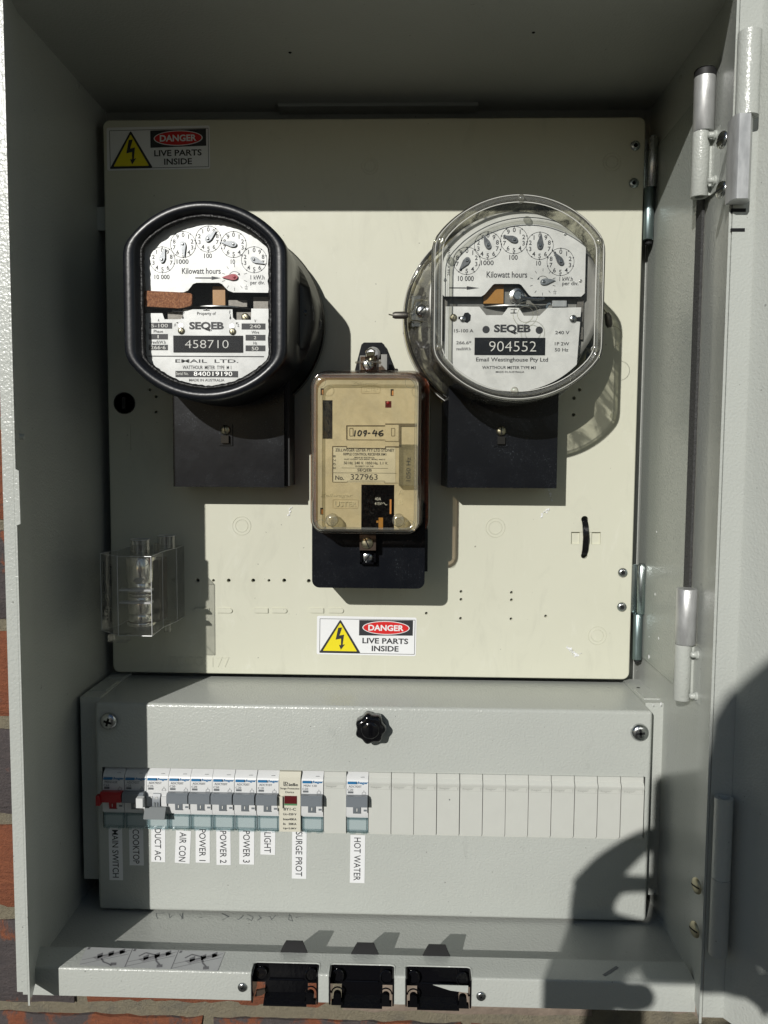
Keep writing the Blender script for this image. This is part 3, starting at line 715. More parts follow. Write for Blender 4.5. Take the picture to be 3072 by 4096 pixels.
# =================================================================== WARNING STICKERS
def sticker(u0, v0, u1, v1, u2, v2, label):
    """top-left, top-right, bottom-left corners"""
    p0, p1, p2 = at(u0*V_, v0*V_, 0), at(u1*V_, v1*V_, 0), at(u2*V_, v2*V_, 0)
    W = (p1 - p0).length; H = (p2 - p0).length; r = (p1 - p0).normalized(); up = (p0 - p2).normalized()
    t = thing('warning_sticker', label, 'sticker', ((p1+p2)/2 + Vector((0, -.0002, 0)))[:], 'live parts danger stickers')
    def q(x, y, d): return p0 + r * (x * W) - up * (y * H) + Vector((0, -.0002 - d, 0))
    def poly(name, pts, mat, d): return mesh(name, [q(x, y, d) for x, y in pts], [list(range(len(pts)))], mat, t)
    rr = .02; o = []
    for (cx, cy, a0) in ((1-rr, rr*2, -90), (1-rr, 1-rr*2, 0), (rr, 1-rr*2, 90), (rr, rr*2, 180)):
        for k in range(5): a = math.radians(a0 + 22.5*k); o.append((cx + rr*math.cos(a), cy + 2*rr*math.sin(a)))
    poly('backing', o, M['sticker'], 0)
    ik = Ink(); e = [q(.03, .075, .0001), q(.985, .065, .0001), q(.985, .955, .0001), q(.03, .955, .0001)]
    for a, b2 in zip(e, e[1:] + e[:1]): ik.line(a, b2, .0004)
    ik.done('border', M['ink'], t, 0)
    def tri(cx, yb, yt, hw, rad):
        P = [(cx, yt), (cx + hw, yb), (cx - hw, yb)]; out = []
        for i in range(3):
            A = Vector(P[i]); B = Vector(P[i-1]); C_ = Vector(P[(i+1) % 3]); u = Vector(((B-A).x*W, (B-A).y*H)).normalized()*rad; v = Vector(((C_-A).x*W, (C_-A).y*H)).normalized()*rad
            for k in range(5):
                s = k/4; pt = Vector(((1-s)**2*u.x + s*s*v.x, (1-s)**2*u.y + s*s*v.y)); out.append((A.x + pt.x/W, A.y + pt.y/H))
        return out
    poly('warning_triangle', tri(.235, .955, .08, .21, .0016), M['ink'], .0001)
    poly('triangle_field', tri(.235, .905, .17, .172, .0008), M['yellow'], .0002)
    poly('lightning_bolt', [(.215,.30),(.255,.29),(.228,.50),(.275,.475),(.262,.74),(.285,.725),(.245,.87),(.225,.745),(.244,.75),(.245,.58),(.190,.61)], M['ink'], .0003)
    poly('header_bar', [(.425,.09),(.965,.075),(.965,.47),(.425,.49)], M['ink'], .0001)
    ov = [(.695 + .237*math.cos(2*PI*k/40), .28 + .175*math.sin(2*PI*k/40)) for k in range(40)]; poly('white_oval', ov, M['sticker'], .0002)
    ov = [(.695 + .228*math.cos(2*PI*k/40), .28 + .158*math.sin(2*PI*k/40)) for k in range(40)]; poly('red_oval', ov, M['red_print'], .0003)
    ik = Ink(); ik.text('DANGER', q(.695, .28, .0004), .355*W, .155*H, r, up, .03); ik.done('danger_lettering', M['sticker'], t, 0)
    ik = Ink(); ik.text('LIVE PARTS', q(.69, .62, .0002), .46*W, .145*H, r, up, .022); ik.text('INSIDE', q(.69, .82, .0002), .27*W, .145*H, r, up, .022); ik.done('lettering', M['ink'], t, 0)
sticker(230, 276, 453, 271, 232, 369, 'yellow and red DANGER sticker in the shaded top left corner of the cream panel')
sticker(685, 1330, 900, 1334, 684, 1413, 'yellow and red DANGER sticker in sunlight at the bottom middle of the cream panel')
# =================================================================== WATT-HOUR METERS
def dgeom(ul, ur, vt, vb, y):
    """half-width, radius and centre of a round face cut flat at its sides"""
    um = (ul + ur) / 2; vm = (vt + vb) / 2
    l = at(ul, vm, y); r = at(ur, vm, y); t = at(um, vt, y); b = at(um, vb, y)
    return (l.x + r.x)/2, (t.z + b.z)/2, (r.x - l.x)/2, (t.z - b.z)/2
NUM = {}
def dial(ik, c, r, cw, x_hidden=()):
    """c: centre, r: radius, cw: numerals run clockwise"""
    c = Vector(c); ik.arc(c, r, .00030, n=40)
    for k in range(10):
        a = PI/2 - (1 if cw else -1) * 2*PI*k/10
        p = c + Vector((math.cos(a), 0, math.sin(a))) * r * .74
        ik.text(str(k), p, None, r * .33, bold=.012)
        q = c + Vector((math.cos(a), 0, math.sin(a))) * r * .99
        ik.disc(c + Vector((math.cos(a), 0, math.sin(a))) * r * .985, r*.055, 8)
def pointer(c, tip, y, mat, parent, hub=.0016, name='pointer', back=1.25):
    c = Vector((c.x, y, c.z)); t = Vector((tip.x, y, tip.z)); d = (t - c).normalized(); n = Vector((-d.z, 0, d.x)); w = hub * 1.12
    o = []
    for k in range(9):
        a = -PI/2 - PI * k / 8
        v = n * (-math.sin(a)) * w * -1 + d * (math.cos(a)) * w * back
        o.append(c + v)
    o = [c + n*w, c + n*w*1.05 + d*w*.8, t + n*.0001, t - n*.0001, c - n*w*1.05 + d*w*.8, c - n*w] + [c - n*math.cos(PI*k/6)*w - d*math.sin(PI*k/6)*w*back for k in range(1, 6)]
    bm = bmesh.new(); A = [bm.verts.new(p) for p in o]; B = [bm.verts.new(p + Vector((0, .0006, 0))) for p in o]
    bm.faces.new(A); bm.faces.new(B[::-1])
    for i in range(len(A)): bm.faces.new((A[i], B[i], B[(i+1) % len(A)], A[(i+1) % len(A)]))
    p = bmo(name, bm, mat, parent, bev=.00018, smooth=50)
    lathe('pivot', (c.x, y, c.z), [(hub*.55, 0), (hub*.5, .0008), (hub*.3, .0011)], M['chrome'] if mat is not M['red_ptr'] else mat, p, n=14)
    lathe('shaft', (c.x, y + .0006, c.z), [(hub*.4, -.0022), (hub*.4, 0)], M['lead'], p, n=8)
M['red_ptr'] = simple('red_pointer_enamel', (.42, .03, .05), .3)
M['ptr'] = metal('grey_pointer_metal', (.20, .21, .22), .38, (1, 1, 1), .5, 400)
def arcpts(cx, cz, r, xl, xr, za, zb, y, n=40, top=True):
    """upper (or lower) arc of a circle limited to xl..xr and joined down to z=za at both ends"""
    out = []
    al = math.acos(max(-1, min(1, (xr - cx)/r))); ar = math.acos(max(-1, min(1, (xl - cx)/r)))
    for k in range(n + 1):
        a = al + (ar - al) * k / n; out.append((cx + r*math.cos(a), cz + (1 if top else -1)*r*math.sin(a)))
    return out

def black_meter():
    H = .100; z4 = zm(400, 740, .5666)
    cx, cz, hw, R = dgeom(266*V_, 622*V_, 432*V_, 868*V_, -H + .003)
    bc = Vector((cx + .0008, 0, cz - .002)); RB = .0772
    t = thing('electricity_meter', 'black watt-hour meter with round-cornered bezel and scuffed white dial on the left of the panel', 'meter', (cx, 0, cz - .12), 'electricity meters on the cream panel')
    lathe('base_plate', (bc.x, -.0002, bc.z), [(RB*.98, 0), (RB, .002), (RB, .012), (RB*.985, .0135)], M['black_gloss'], t, n=96)
    # case: round at the base, cut flat at the sides towards the front
    rg = [ring(bc.x, bc.z, RB*.97, 1, -.013), ring(bc.x, bc.z, RB*.985, 1, -.016), ring(cx, cz, R*1.0, 1, -.030), ring(cx, cz, R*1.0, hw*1.14, -.033), ring(cx, cz, R*1.0, hw*1.01, -.036), ring(cx, cz, R, hw, -.060),
          ring(cx, cz, R, hw, -H + .006), ring(cx, cz, R*.996, hw*.994, -H + .0035), ring(cx, cz, R*.987, hw*.984, -H + .0015), ring(cx, cz, R*.970, hw*.960, -H + .0002), ring(cx, cz, R*.94, hw*.915, -H),
          ring(cx, cz, R*.908, hw*.862, -H + .0003), ring(cx, cz, R*.898, hw*.842, -H + .0014), ring(cx, cz, R*.888, hw*.828, -H + .0034), ring(cx, cz, R*.868, hw*.798, -H + .0056), ring(cx, cz, R*.854, hw*.778, -H + .0066), ring(cx, cz, R*.854, hw*.778, -H + .0074)]
    def soften(r_, k=2):
        for _ in range(k): r_ = [((Vector(r_[i-1]) + Vector(r_[i])*2 + Vector(r_[(i+1) % len(r_)]))/4)[:] for i in range(len(r_))]
        return r_
    rg = [soften(ring_) if i >= 4 else ring_ for i, ring_ in enumerate(rg)]
    cs = loft('case', rg, M['bezel'], t, cap0=False, cap1=False, smooth=60)
    yp = -H + .0124
    # rough bead of sealant round the window
    rnd = random.Random(11); bm = bmesh.new()
    rr = soften(ring(cx, cz, R*.856, hw*.782, -H + .0064, n=150))
    tubebm(bm, rr, .0018, 8, closed=True)
    for v in bm.verts: v.co += Vector((rnd.uniform(-1,1), rnd.uniform(-1,1)*.6, rnd.uniform(-1,1))) * .00045
    bmo('sealant_bead', bm, M['rubber'], t, smooth=80)
    # dial plates
    wr, wh = R*.885, hw*.90
    D = lambda x, y: (z4(x, y, yp).x, z4(x, y, yp).z)
    zt = D(0, 757)[1]
    up = arcpts(cx, cz, wr, cx - wh, cx + wh, zt, 0, yp) + [(cx - wh, zt)] + [D(*p) for p in ((590, 757), (620, 745), (640, 720), (655, 700), (680, 690), (840, 690), (862, 700), (885, 725), (905, 745), (940, 758))] + [(cx + wh, D(0, 760)[1])]
    pl = prism('upper_dial_plate', up, yp, yp + .0008, M['plate_old'], t)
    zl = D(0, 872)[1]
    lo = arcpts(cx, cz, wr, cx - wh, cx + wh, zl, 0, yp, top=False)[::-1]
    lo = lo + [(cx + wh, zl)] + [D(*p) for p in ((1068, 872), (1066, 952), (955, 952), (938, 935), (935, 878))] + [D(585, 878), D(582, 935), D(568, 948), D(455, 948), D(440, 905)] + [(cx - wh, D(0, 905)[1])]
    pl2 = prism('lower_dial_plate', lo, yp, yp + .0008, M['plate_old'], t)
    # works behind the plates
    prism('backing_plate', soften(ring(0, 0, wr*.98, wh*.97, 0, 60), 1) and [(p[0], p[2]) for p in ring(cx, cz, wr*.98, wh*.97, 0, 60)], yp + .022, yp + .023, M['black_matte'], t)
    works = box('works', *[D(770, 0)[0], D(860, 0)[0]], yp + .008, yp + .021, D(0, 840)[1], D(0, 700)[1], M['amber'], t, bev=.0008)
    box('magnet', D(1060,0)[0], D(1175,0)[0], yp + .010, yp + .021, D(0, 865)[1], D(0, 770)[1], M['lead'], t, bev=.003)
    box('brass_frame', D(870,0)[0], D(1010,0)[0], yp + .012, yp + .021, D(0, 838)[1], D(0, 790)[1], M['lead'], t, bev=.001)
    dc = D(790, 852); lathe('rotor_disc', (dc[0], yp + .034, dc[1]), [(.030, 0), (.0302, .0003), (.0302, .0009), (.030, .0012)], M['alu'], t, axis=(0, 0, 1), n=64)
    for u in (455, 950):
        box('lever', D(u, 0)[0], D(u + 108, 0)[0], yp + .004, yp + .006, D(0, 945)[1], D(0, 890)[1], M['lead'], t, bev=.0015)
    # cork piece across the slot
    ck = [D(*p) for p in ((306, 752), (560, 764), (650, 772), (659, 780), (657, 845), (648, 858), (600, 872), (560, 877), (420, 868), (312, 862), (303, 850))]
    prism('cork_strip', ck, yp - .0040, yp - .0010, M['cork'], t, bev=.0005)
    # print: upper plate
    ik = Ink(); q = lambda x, y: z4(x, y, yp)
    k = .5666 * (CAM.y * -1 + yp) / FPX * 1.0
    k = .5666 * (yp - CAM.y) / FPX
    dl = [((440, 528), False, (462, 445)), ((587, 420), True, (598, 510)), ((765, 382), False, (825, 322)), ((943, 420), True, (855, 408)), ((1088, 528), False, (1165, 560))]
    for c, cw, tip in dl: dial(ik, q(*c), 89*k, cw)
    for s, c, w, h in (('10 000', (438, 649), 106, 32), ('1000', (583, 541), 84, 32), ('100', (763, 500), 56, 32), ('10', (938, 541), 30, 32), ('Kilowatt hours', (715, 607), 272, 40), ('1 kW.h', (1112, 652), 98, 30), ('per div.', (1112, 693), 100, 34)):
        ik.text(s, q(*c), w*k, h*k, bold=.012)
    ik.line(q(673, 656), q(800, 657), 8*k); ik.poly([q(788, 644), q(852, 657), q(788, 670)])
    for a in range(0, 360, 36):
        if a in (324,): continue
        p = q(950, 652); d_ = Vector((math.cos(math.radians(a+90)), 0, math.sin(math.radians(a+90))))
        ik.line(p + d_*70*k, p + d_*92*k, 3*k)
    ik.arc(q(950, 652), 40*k, 3*k, 30, 150, 16); ik.poly([q(985, 622), q(990, 640), q(972, 632)]); ik.text('1', q(1033, 710), None, 14*k); ik.line(q(1022, 719), q(1044, 719), 2.5*k); ik.text('10', q(1033, 733), None, 14*k)
    ik.done('lettering', M['ink'], pl)
    for c, cw, tip in dl: pointer(q(*c), q(*tip), yp - .0016, M['ptr'], t, 17*k)
    pointer(q(950, 652), q(864, 655), yp - .0016, M['red_ptr'], t, 18*k)
    # print: lower plate
    ik = Ink(); wk = Ink()
    for s, c, w, h in (('Property of', (752, 910), 132, 28), ('A', (414, 954), 12, 20), ('Phase', (412, 1033), 66, 20), ('rev/kW.h', (414, 1110), 102, 24), ('V', (1096, 960), 14, 20), ('Wire', (1096, 1040), 54, 20), ('Hz', (1096, 1116), 26, 20),
                       ('WATTHOUR  METER  TYPE  M 1', (755, 1288), 344, 26), ('MADE IN AUSTRALIA', (754, 1378), 250, 18), ('F', (532, 990), 10, 20), ('S', (977, 992), 12, 20), ('F', (918, 898), 10, 22), ('B', (590, 896), 12, 22)):
        ik.text(s, q(*c), w*k, h*k, bold=.012)
    ik.text('SEQEB', q(752, 998), 244*k, 62*k, bold=.045); ik.line(q(745, 1012), q(778, 1032), 8*k); ik.line(q(757, 1004), q(790, 1030), 5*k)
    ik.text('EMAIL  LTD.', q(754, 1243), 446*k, 24*k, bold=.012)
    ik.rect(q(752, 884), 44*k, 6*k); ik.rect(q(752, 876), 8*k, 14*k)
    for (x0, x1, y0, y1) in ((348, 510, 973, 1014), (344, 480, 1052, 1090), (344, 480, 1128, 1166), (1000, 1168, 978, 1020), (1028, 1168, 1058, 1098), (1028, 1168, 1133, 1173)):
        ik.rect(q((x0+x1)/2, (y0+y1)/2), (x1-x0)*k, (y1-y0)*k)
    for s, c, w, h in (('15-100', (412, 993), 136, 25), ('1', (411, 1071), 8, 22), ('266·6', (411, 1147), 106, 25), ('240', (1096, 999), 76, 25), ('2', (1095, 1078), 18, 22), ('50', (1095, 1155), 48, 25), ('Serial No.', (582, 1331), 88, 22)):
        wk.text(s, q(*c), w*k, h*k, bold=.008)
    ik.rect(q(754, 1335), 444*k, 44*k); ik.line(q(340, 1208), q(1158, 1212), 7*k)
    ik.poly([q(585, 920), q(578, 944), q(594, 942)]); ik.line(q(585, 900), q(586, 944), 3*k)
    ik.poly([q(536, 970), q(552, 968), q(552, 980)]); ik.poly([q(920, 920), q(913, 944), q(928, 944)]); ik.line(q(920, 910), q(921, 950), 3*k); ik.poly([q(978, 972), q(960, 970), q(960, 984)])
    ik.done('lettering', M['ink'], pl2)
    nb = box('number_bar', q(505,0).x, q(1003,0).x, yp - .0006, yp + .0002, q(0,1180).z, q(0,1062).z, M['bar'], t, bev=.0002)
    wk.v = [v + Vector((0, -.00012, 0)) for v in wk.v]; wk.done('reversed_lettering', M['white_print'], pl2)
    n1 = Ink(); n1.text('458710', q(755, 1124) + Vector((0, -.0006, 0)), 308*k, 56*k, bold=-.014); n1.done('stamped_number', M['white_print'], nb)
    n2 = Ink(); n2.text('840019190', q(798, 1333) + Vector((0, -.0001, 0)), 272*k, 30*k, bold=-.004, space=1.05); n2.done('stamped_number', M['alu'], pl2)
    for (x, y, a) in ((575, 1030, .4), (937, 1035, 1.0)):
        slot_head(q(x, y) + Vector((0, -.0002, 0)), 24*k, M['brass'], t, ang=a, w=.22); slot_head(q(x - 3, y - 32) + Vector((0, .0001, 0)), 22*k, M['alu'], t, h=.0002, ang=a, w=.02, name='washer')
    slot_head(q(1022, 930) + Vector((0, .002, 0)), 28*k, M['brass'], t, ang=1.4)
    # window
    wn = ring(cx, cz, R*.857, hw*.782, 0, 96); prism('window', [(p[0], p[2]) for p in wn], -H + .0070, -H + .0074, M['window'], t, smooth=None)
    # side lug with sealing screw and wire
    lu = at(666*V_, 690*V_, -.02)
    box('seal_lug', lu.x - .016, lu.x + .004, -.030, -.014, lu.z - .006, lu.z + .009, M['black_gloss'], t, bev=.0015)
    lathe('seal_screw', (lu.x - .002, -.030, lu.z + .003), [(.0036, 0), (.0036, .003), (.0028, .0045), (.0002, .005)], M['black_gloss'], t, n=16)
    lathe('seal_disc', (lu.x + .006, -.020, lu.z - .004), [(.0052, 0), (.0052, .002), (.0045, .0028)], M['black_gloss'], t, axis=(.5, -1, 0), n=18)
    # terminal cover
    terminal(t, 375, 614, 630, 1051, 1053, cz)
    return t
M['window'] = clear('window_glass', (.992, .992, .992), (.7, .72, .72), .03, .015, streak=.06)
def terminal(t, u0, u1, uback, v1, v2, cz, h=.037):
    a = at(u0*V_, v1*V_, -h); b_ = at(u1*V_, v2*V_, -h)
    ztop = cz - .030; zb = a.z
    tc = box('terminal_cover', a.x, b_.x, -h, -.0004, zb, ztop, M['black'], t, bev=.0014, seg=3)
    box('terminal_base', b_.x - .0002, b_.x + .0034, -h + .006, -.0004, zb + .001, ztop, M['black_matte'], t, bev=.0008)
    return tc
def cover_screw(t, u, v, h):
    c = at(u*V_, v*V_, -h)
    box('screw_well', c.x - .0055, c.x + .0055, -h - .0012, -h + .0002, c.z - .0125, c.z + .0045, M['black'], t, bev=.0008)
    slot_head((c.x, -h - .0012, c.z), .0040, M['brass'], t, ang=.9, h=.003)
    box('seal_loop', c.x - .0030, c.x + .0030, -h - .0042, -h - .001, c.z - .0105, c.z - .0045, M['smoke'], t, bev=.0012)
M['smoke'] = simple('dark_translucent_plastic', (.012, .013, .015), .15)
bmt = black_meter(); cover_screw(bmt, 488, 929, .037)

def clear_meter():
    H = .100; z5 = zm(1550, 700, .6028)
    cx, cz, hw, R = dgeom(933*V_, 1305*V_, 418*V_, 868*V_, -H + .004)
    bx, bz, RB = cx - .0035, cz - .0015, .0785
    t = thing('electricity_meter', 'clear plastic cased watt-hour meter with white dial plates on the right of the panel', 'meter', (cx, 0, cz - .12), 'electricity meters on the cream panel')
    lathe('base_plate', (bx + .004, -.0002, bz - .004), [(RB*.86, 0), (RB*.87, .002), (RB*.87, .008), (RB*.85, .010)], M['black'], t, n=96)
    def soften(r_, k=2):
        for _ in range(k): r_ = [((Vector(r_[i-1]) + Vector(r_[i])*2 + Vector(r_[(i+1) % len(r_)]))/4)[:] for i in range(len(r_))]
        return r_
    # clear cover walls
    R0 = R; rg = [ring(bx, bz, RB, 1, -.010), ring(bx, bz, RB*.995, 1, -.020), ring(cx - .001, cz, R*1.005, 1, -.030), ring(cx, cz, R, hw*1.12, -.036), soften(ring(cx, cz, R, hw*1.0, -.042)), soften(ring(cx, cz, R, hw, -.070)), soften(ring(cx, cz, R, hw, -H + .006))]
    loft('cover_wall', rg, M['clear_wall'], t, cap0=False, cap1=False, smooth=60)
    rg = [soften(ring(cx, cz, R, hw, -H + .0058)), soften(ring(cx, cz, R*.992, hw*.99, -H + .0025)), soften(ring(cx, cz, R*.975, hw*.968, -H + .0006)), soften(ring(cx, cz, R*.955, hw*.945, -H))]
    loft('cover_shoulder', rg, M['clear_rim'], t, cap0=False, cap1=False, smooth=60)
    prism('cover_front', [(p[0], p[2]) for p in soften(ring(cx, cz, R*.954, hw*.944, 0))], -H, -H + .0012, M['clear'], t, smooth=None)
    tube('rim_bead', soften(ring(cx, cz, R*.935, hw*.915, -H - .0003)), .0013, M['clear_rim'], t, n=8, closed=True)
    tube('rim_bead', soften(ring(cx, cz, R*.993, hw*.993, -H + .006)), .0010, M['edge_shade'], t, n=8, closed=True)  # painted dark line, then two painted glints, all drawn as rings
    tube('rim_bead', soften(ring(cx, cz, R*.975, hw*.970, -H + .0008)), .00035, M['edge_glint'], t, n=6, closed=True)
    tube('rim_bead', soften(ring(cx, cz, R*.905, hw*.885, -H - .0001)), .0004, M['edge_glint'], t, n=6, closed=True)
    tube('flange_bead', ring(bx, bz, RB*1.0, 1, -.011), .0016, M['clear_yel'], t, n=8, closed=True)
    tube('flange_bead', ring(bx, bz, RB*1.015, 1, -.016), .0004, M['edge_glint'], t, n=6, closed=True)  # painted glint and dark line of the flange, drawn as rings
    tube('flange_bead', ring(bx, bz, RB*.985, 1, -.024), .0012, M['edge_shade'], t, n=8, closed=True)
    tube('gasket', ring(bx, bz, RB*.965, 1, -.012), .0020, M['gasket'], t, n=8, closed=True)
    for (x, y) in ((887, 155), (355, 435), (1402, 440), (338, 1142), (1381, 1150), (843, 1430)):
        c = z5(x, y, -H - .0005)
        lathe('moulded_stud', c, [(.0026, -.004), (.0026, .0008), (.0019, .0016), (.0008, .002)], M['clear_rim'], t, n=16, smooth=60)
    yp = -.078; k = .6028 * (yp - CAM.y) / FPX; q = lambda x, y: z5(x, y, yp); D = lambda x, y: (q(x, y).x, q(x, y).z)
    c0 = q(838, 840); pr_ = (q(0, 246).z - q(0, 1434).z) / 2; pcz = (q(0, 246).z + q(0, 1434).z) / 2; pcx = c0.x
    # works: grey magnet frame and steel drum behind the plates
    dm = lathe('steel_frame', (pcx + .002, yp + .045, pcz + .004), [(pr_*.985, 0), (pr_*.985, .036), (pr_*.97, .0365), (pr_*.93, .036)], M['steelgrey'], t, n=72, smooth=40)
    zc1 = q(0, 805).z; xl, xr = q(368, 0).x, q(1328, 0).x
    up = arcpts(pcx, pcz, pr_, xl, xr, zc1, 0, yp) + [(xl, zc1 + .002), (xl + .002, zc1)] + [D(*p) for p in ((622, 806), (645, 792), (700, 728), (712, 722), (872, 722), (888, 730), (940, 797), (955, 806))] + [(xr - .0025, zc1), (xr, zc1 + .0025)]
    pl = prism('upper_dial_plate', up, yp, yp + .0009, M['plate'], t)
    xl2, xr2 = q(386, 0).x, q(1286, 0).x
    lo = arcpts(pcx, pcz, pr_, xl2, xr2, 0, 0, yp, top=False)[::-1] + [D(*p) for p in ((1286, 878), (1062, 882), (1008, 934), (905, 934), (872, 882), (800, 880), (762, 930), (655, 930), (610, 874), (386, 872))]
    pl2 = prism('lower_dial_plate', lo, yp, yp + .0009, M['plate'], t)
    prism('backing_plate', [(p[0], p[2]) for p in ring(pcx, pcz, pr_*.98, (xr-xl)*.49, 0, 60)], yp + .028, yp + .029, M['black_matte'], t)
    box('coil', D(655,0)[0], D(790,0)[0], yp + .006, yp + .022, D(0,842)[1], D(0,715)[1], M['amber'], t, bev=.0015)
    box('coil_side', D(788,0)[0], D(905,0)[0], yp + .010, yp + .024, D(0,842)[1], D(0,715)[1], M['lead'], t, bev=.001)
    c = q(865, 795); lathe('adjuster', (c.x, yp + .004, c.z), [(.0055, -.004), (.0055, .001), (.0035, .0015), (.0035, .0025), (.0028, .003)], M['chrome'], t, n=20)
    bm = bmesh.new(); tubebm(bm, [q(880, 815), q(1000, 826), q(1040, 822)], .0013, 8); bmo('adjuster_arm', bm, M['chrome'], t)
    box('magnet', D(1050,0)[0], D(1240,0)[0], yp + .010, yp + .024, D(0,875)[1], D(0,812)[1], M['lead'], t, bev=.0025)
    c = q(1090, 860); lathe('magnet_ring', (c.x, yp + .010, c.z), [(.0030, 0), (.0030, .002), (.0016, .002), (.0016, .0008)], M['chrome'], t, n=18)
    box('bracket', D(1118,0)[0], D(1215,0)[0], yp + .004, yp + .0055, D(0,865)[1], D(0,825)[1], M['alu'], t, bev=.001)
    for s_ in (365, 1290): box('side_bracket', D(s_,0)[0], D(s_+45,0)[0], yp + .006, yp + .03, D(0,1080)[1], D(0,810)[1], M['lead'], t, bev=.001)
    dc = D(840, 868); lathe('rotor_disc', (dc[0], yp + .034, dc[1]), [(.033, 0), (.0334, .0004), (.0334, .0010), (.033, .0014)], M['alu'], t, axis=(0, 0, 1), n=64)
    ik = Ink()
    dl = [((526, 570), True, (475, 632)), ((666, 468), False, (635, 400)), ((840, 432), True, (765, 405)), ((1010, 470), False, (1018, 390)), ((1148, 577), True, (1100, 510))]
    for c, cw, tip in dl: dial(ik, q(*c), 87*k, cw)
    for s, c, w, h in (('10 000', (520, 687), 102, 33), ('1000', (662, 583), 82, 31), ('100', (836, 547), 54, 31), ('10', (1003, 585), 30, 31), ('Kilowatt hours', (792, 661), 262, 40), ('1 kW.h', (1185, 690), 86, 28), ('per div.', (1213, 723), 104, 32)):
        ik.text(s, q(*c), w*k, h*k, bold=.012)
    ik.text("266.6' rev/kW.h", q(406, 570), 190*k, 18*k, right=(0, 0, 1), up=(-1, 0, 0))
    ik.line(q(410, 749), q(530, 750), 7*k); ik.poly([q(526, 738), q(608, 750), q(526, 762)])
    for a in range(0, 360, 36):
        p = q(1030, 710); d_ = Vector((math.cos(math.radians(a+90)), 0, math.sin(math.radians(a+90))))
        ik.line(p + d_*68*k, p + d_*86*k, 3*k)
    ik.arc(q(1030, 710), 38*k, 3*k, 35, 150, 14); ik.poly([q(992, 694), q(1008, 676), q(1006, 694)]); ik.text('1', q(1110, 763), None, 13*k); ik.line(q(1100, 772), q(1120, 772), 2.5*k); ik.text('10', q(1110, 785), None, 13*k)
    ik.done('lettering', M['ink'], pl)
    for c, cw, tip in dl: pointer(q(*c), q(*tip), yp - .0016, M['ptr'], t, 17*k)
    pointer(q(1035, 711), q(1112, 699), yp - .0016, M['ptr2'], t, 17*k)
    for x, y in ((505, 385), (1178, 392), (382, 697), (1280, 703)):
        lathe('rivet', q(x, y), [(10*k, 0), (10*k, .0004), (5*k, .0007), (4*k, .0003)], M['alu'], pl, n=16)
    ik = Ink()
    for s, c, w, h in (('15-100 A', (506, 1034), 126, 22), ("266.6*", (506, 1113), 98, 22), ('rev/kW.h', (505, 1154), 94, 20), ('240 V', (1160, 1046), 92, 22), ('1P 2W', (1158, 1120), 94, 22), ('50 Hz', (1155, 1160), 88, 22), ('Email Westinghouse Pty Ltd', (826, 1229), 468, 34), ('WATTHOUR METER TYPE M3', (806, 1278), 350, 20), ('MADE IN AUSTRALIA', (813, 1307), 186, 13)):
        ik.text(s, q(*c), w*k, h*k, bold=.014)
    ik.text('SEQEB', q(828, 1023), 238*k, 60*k, bold=.045); ik.line(q(820, 1038), q(850, 1056), 8*k); ik.line(q(832, 1030), q(862, 1054), 5*k)
    ik.disc(q(654, 1026), 24*k, 20); ik.disc(q(1007, 1030), 24*k, 20)
    ik.rect(q(836, 916), 40*k, 6*k); ik.rect(q(840, 905), 7*k, 24*k); ik.rect(q(838, 893), 40*k, 4*k)
    ik.done('lettering', M['ink'], pl2)
    nb = box('number_bar', q(594,0).x, q(1070,0).x, yp - .0004, yp + .0002, q(0,1193).z, q(0,1078).z, M['bar'], t, bev=.0001)
    n1 = Ink(); n1.text('904552', q(830, 1138) + Vector((0, -.0004, 0)), 306*k, 66*k, bold=-.014); n1.done('stamped_number', M['white_print'], nb)
    prism('keyhole', [D(*p) for p in ((470, 940), (500, 938), (512, 915), (535, 912), (553, 930), (550, 965), (530, 982), (505, 975), (488, 955), (470, 958))], yp - .0002, yp + .0004, M['void'], t)
    slot_head(q(437, 947) + Vector((0, -.0003, 0)), 24*k, M['brass'], t, ang=.5); slot_head(q(500, 957) + Vector((0, -.0003, 0)), 20*k, M['chrome'], t, ang=.2)
    prism('keyhole', [D(*p) for p in ((1236, 946), (1286, 940), (1286, 975), (1236, 968))], yp - .0002, yp + .0004, M['void'], t)
    slot_head(q(1232, 955) + Vector((0, -.0003, 0)), 25*k, M['chrome'], t, ang=.8)
    # round moulding mark in the clear front
    c = z5(915, 925, -H - .0002)
    for r in (55*k*.9, 85*k*.9): tube('moulded_ring', [(c.x + r*math.cos(a*PI/24), -H - .0001, c.z + r*math.sin(a*PI/24)) for a in range(-48, 1)], .0003, M['clear_rim'], t, n=5)
    # left ear with sealing screw, wire and crimped seal
    e = at(911*V_, 673*V_, -.034)
    box('seal_ear', e.x - .008, e.x + .010, -.036, -.030, e.z - .012, e.z + .012, M['clear_rim'], t, bev=.001)
    slot_head((e.x, -.036, e.z), .0052, M['chrome'], t, ang=0, h=.004)
    s0 = at(878*V_, 681*V_, -.040)
    for sg in (1, -1):
        tube('seal_wire', [(s0.x, -.040, s0.z), (s0.x + .0050, -.041, s0.z + sg*.0045), (e.x - .005, -.040, e.z + sg*.008), (e.x + .002, -.037, e.z + sg*.0085)], .00055, M['wire'], t, n=6)
    a = at(848*V_, 681*V_, -.040); tube('crimped_seal', [(a.x, -.040, a.z), (a.x + .002, -.040, a.z), (s0.x - .001, -.0402, s0.z), (s0.x + .001, -.040, s0.z)], [.0020, .0028, .0030, .0022], M['lead'], t, n=8)
    tube('wire_end', [(a.x, -.040, a.z), (a.x - .003, -.041, a.z + .0005)], .0005, M['wire'], t, n=6)
    e2 = at(1313*V_, 692*V_, -.05)
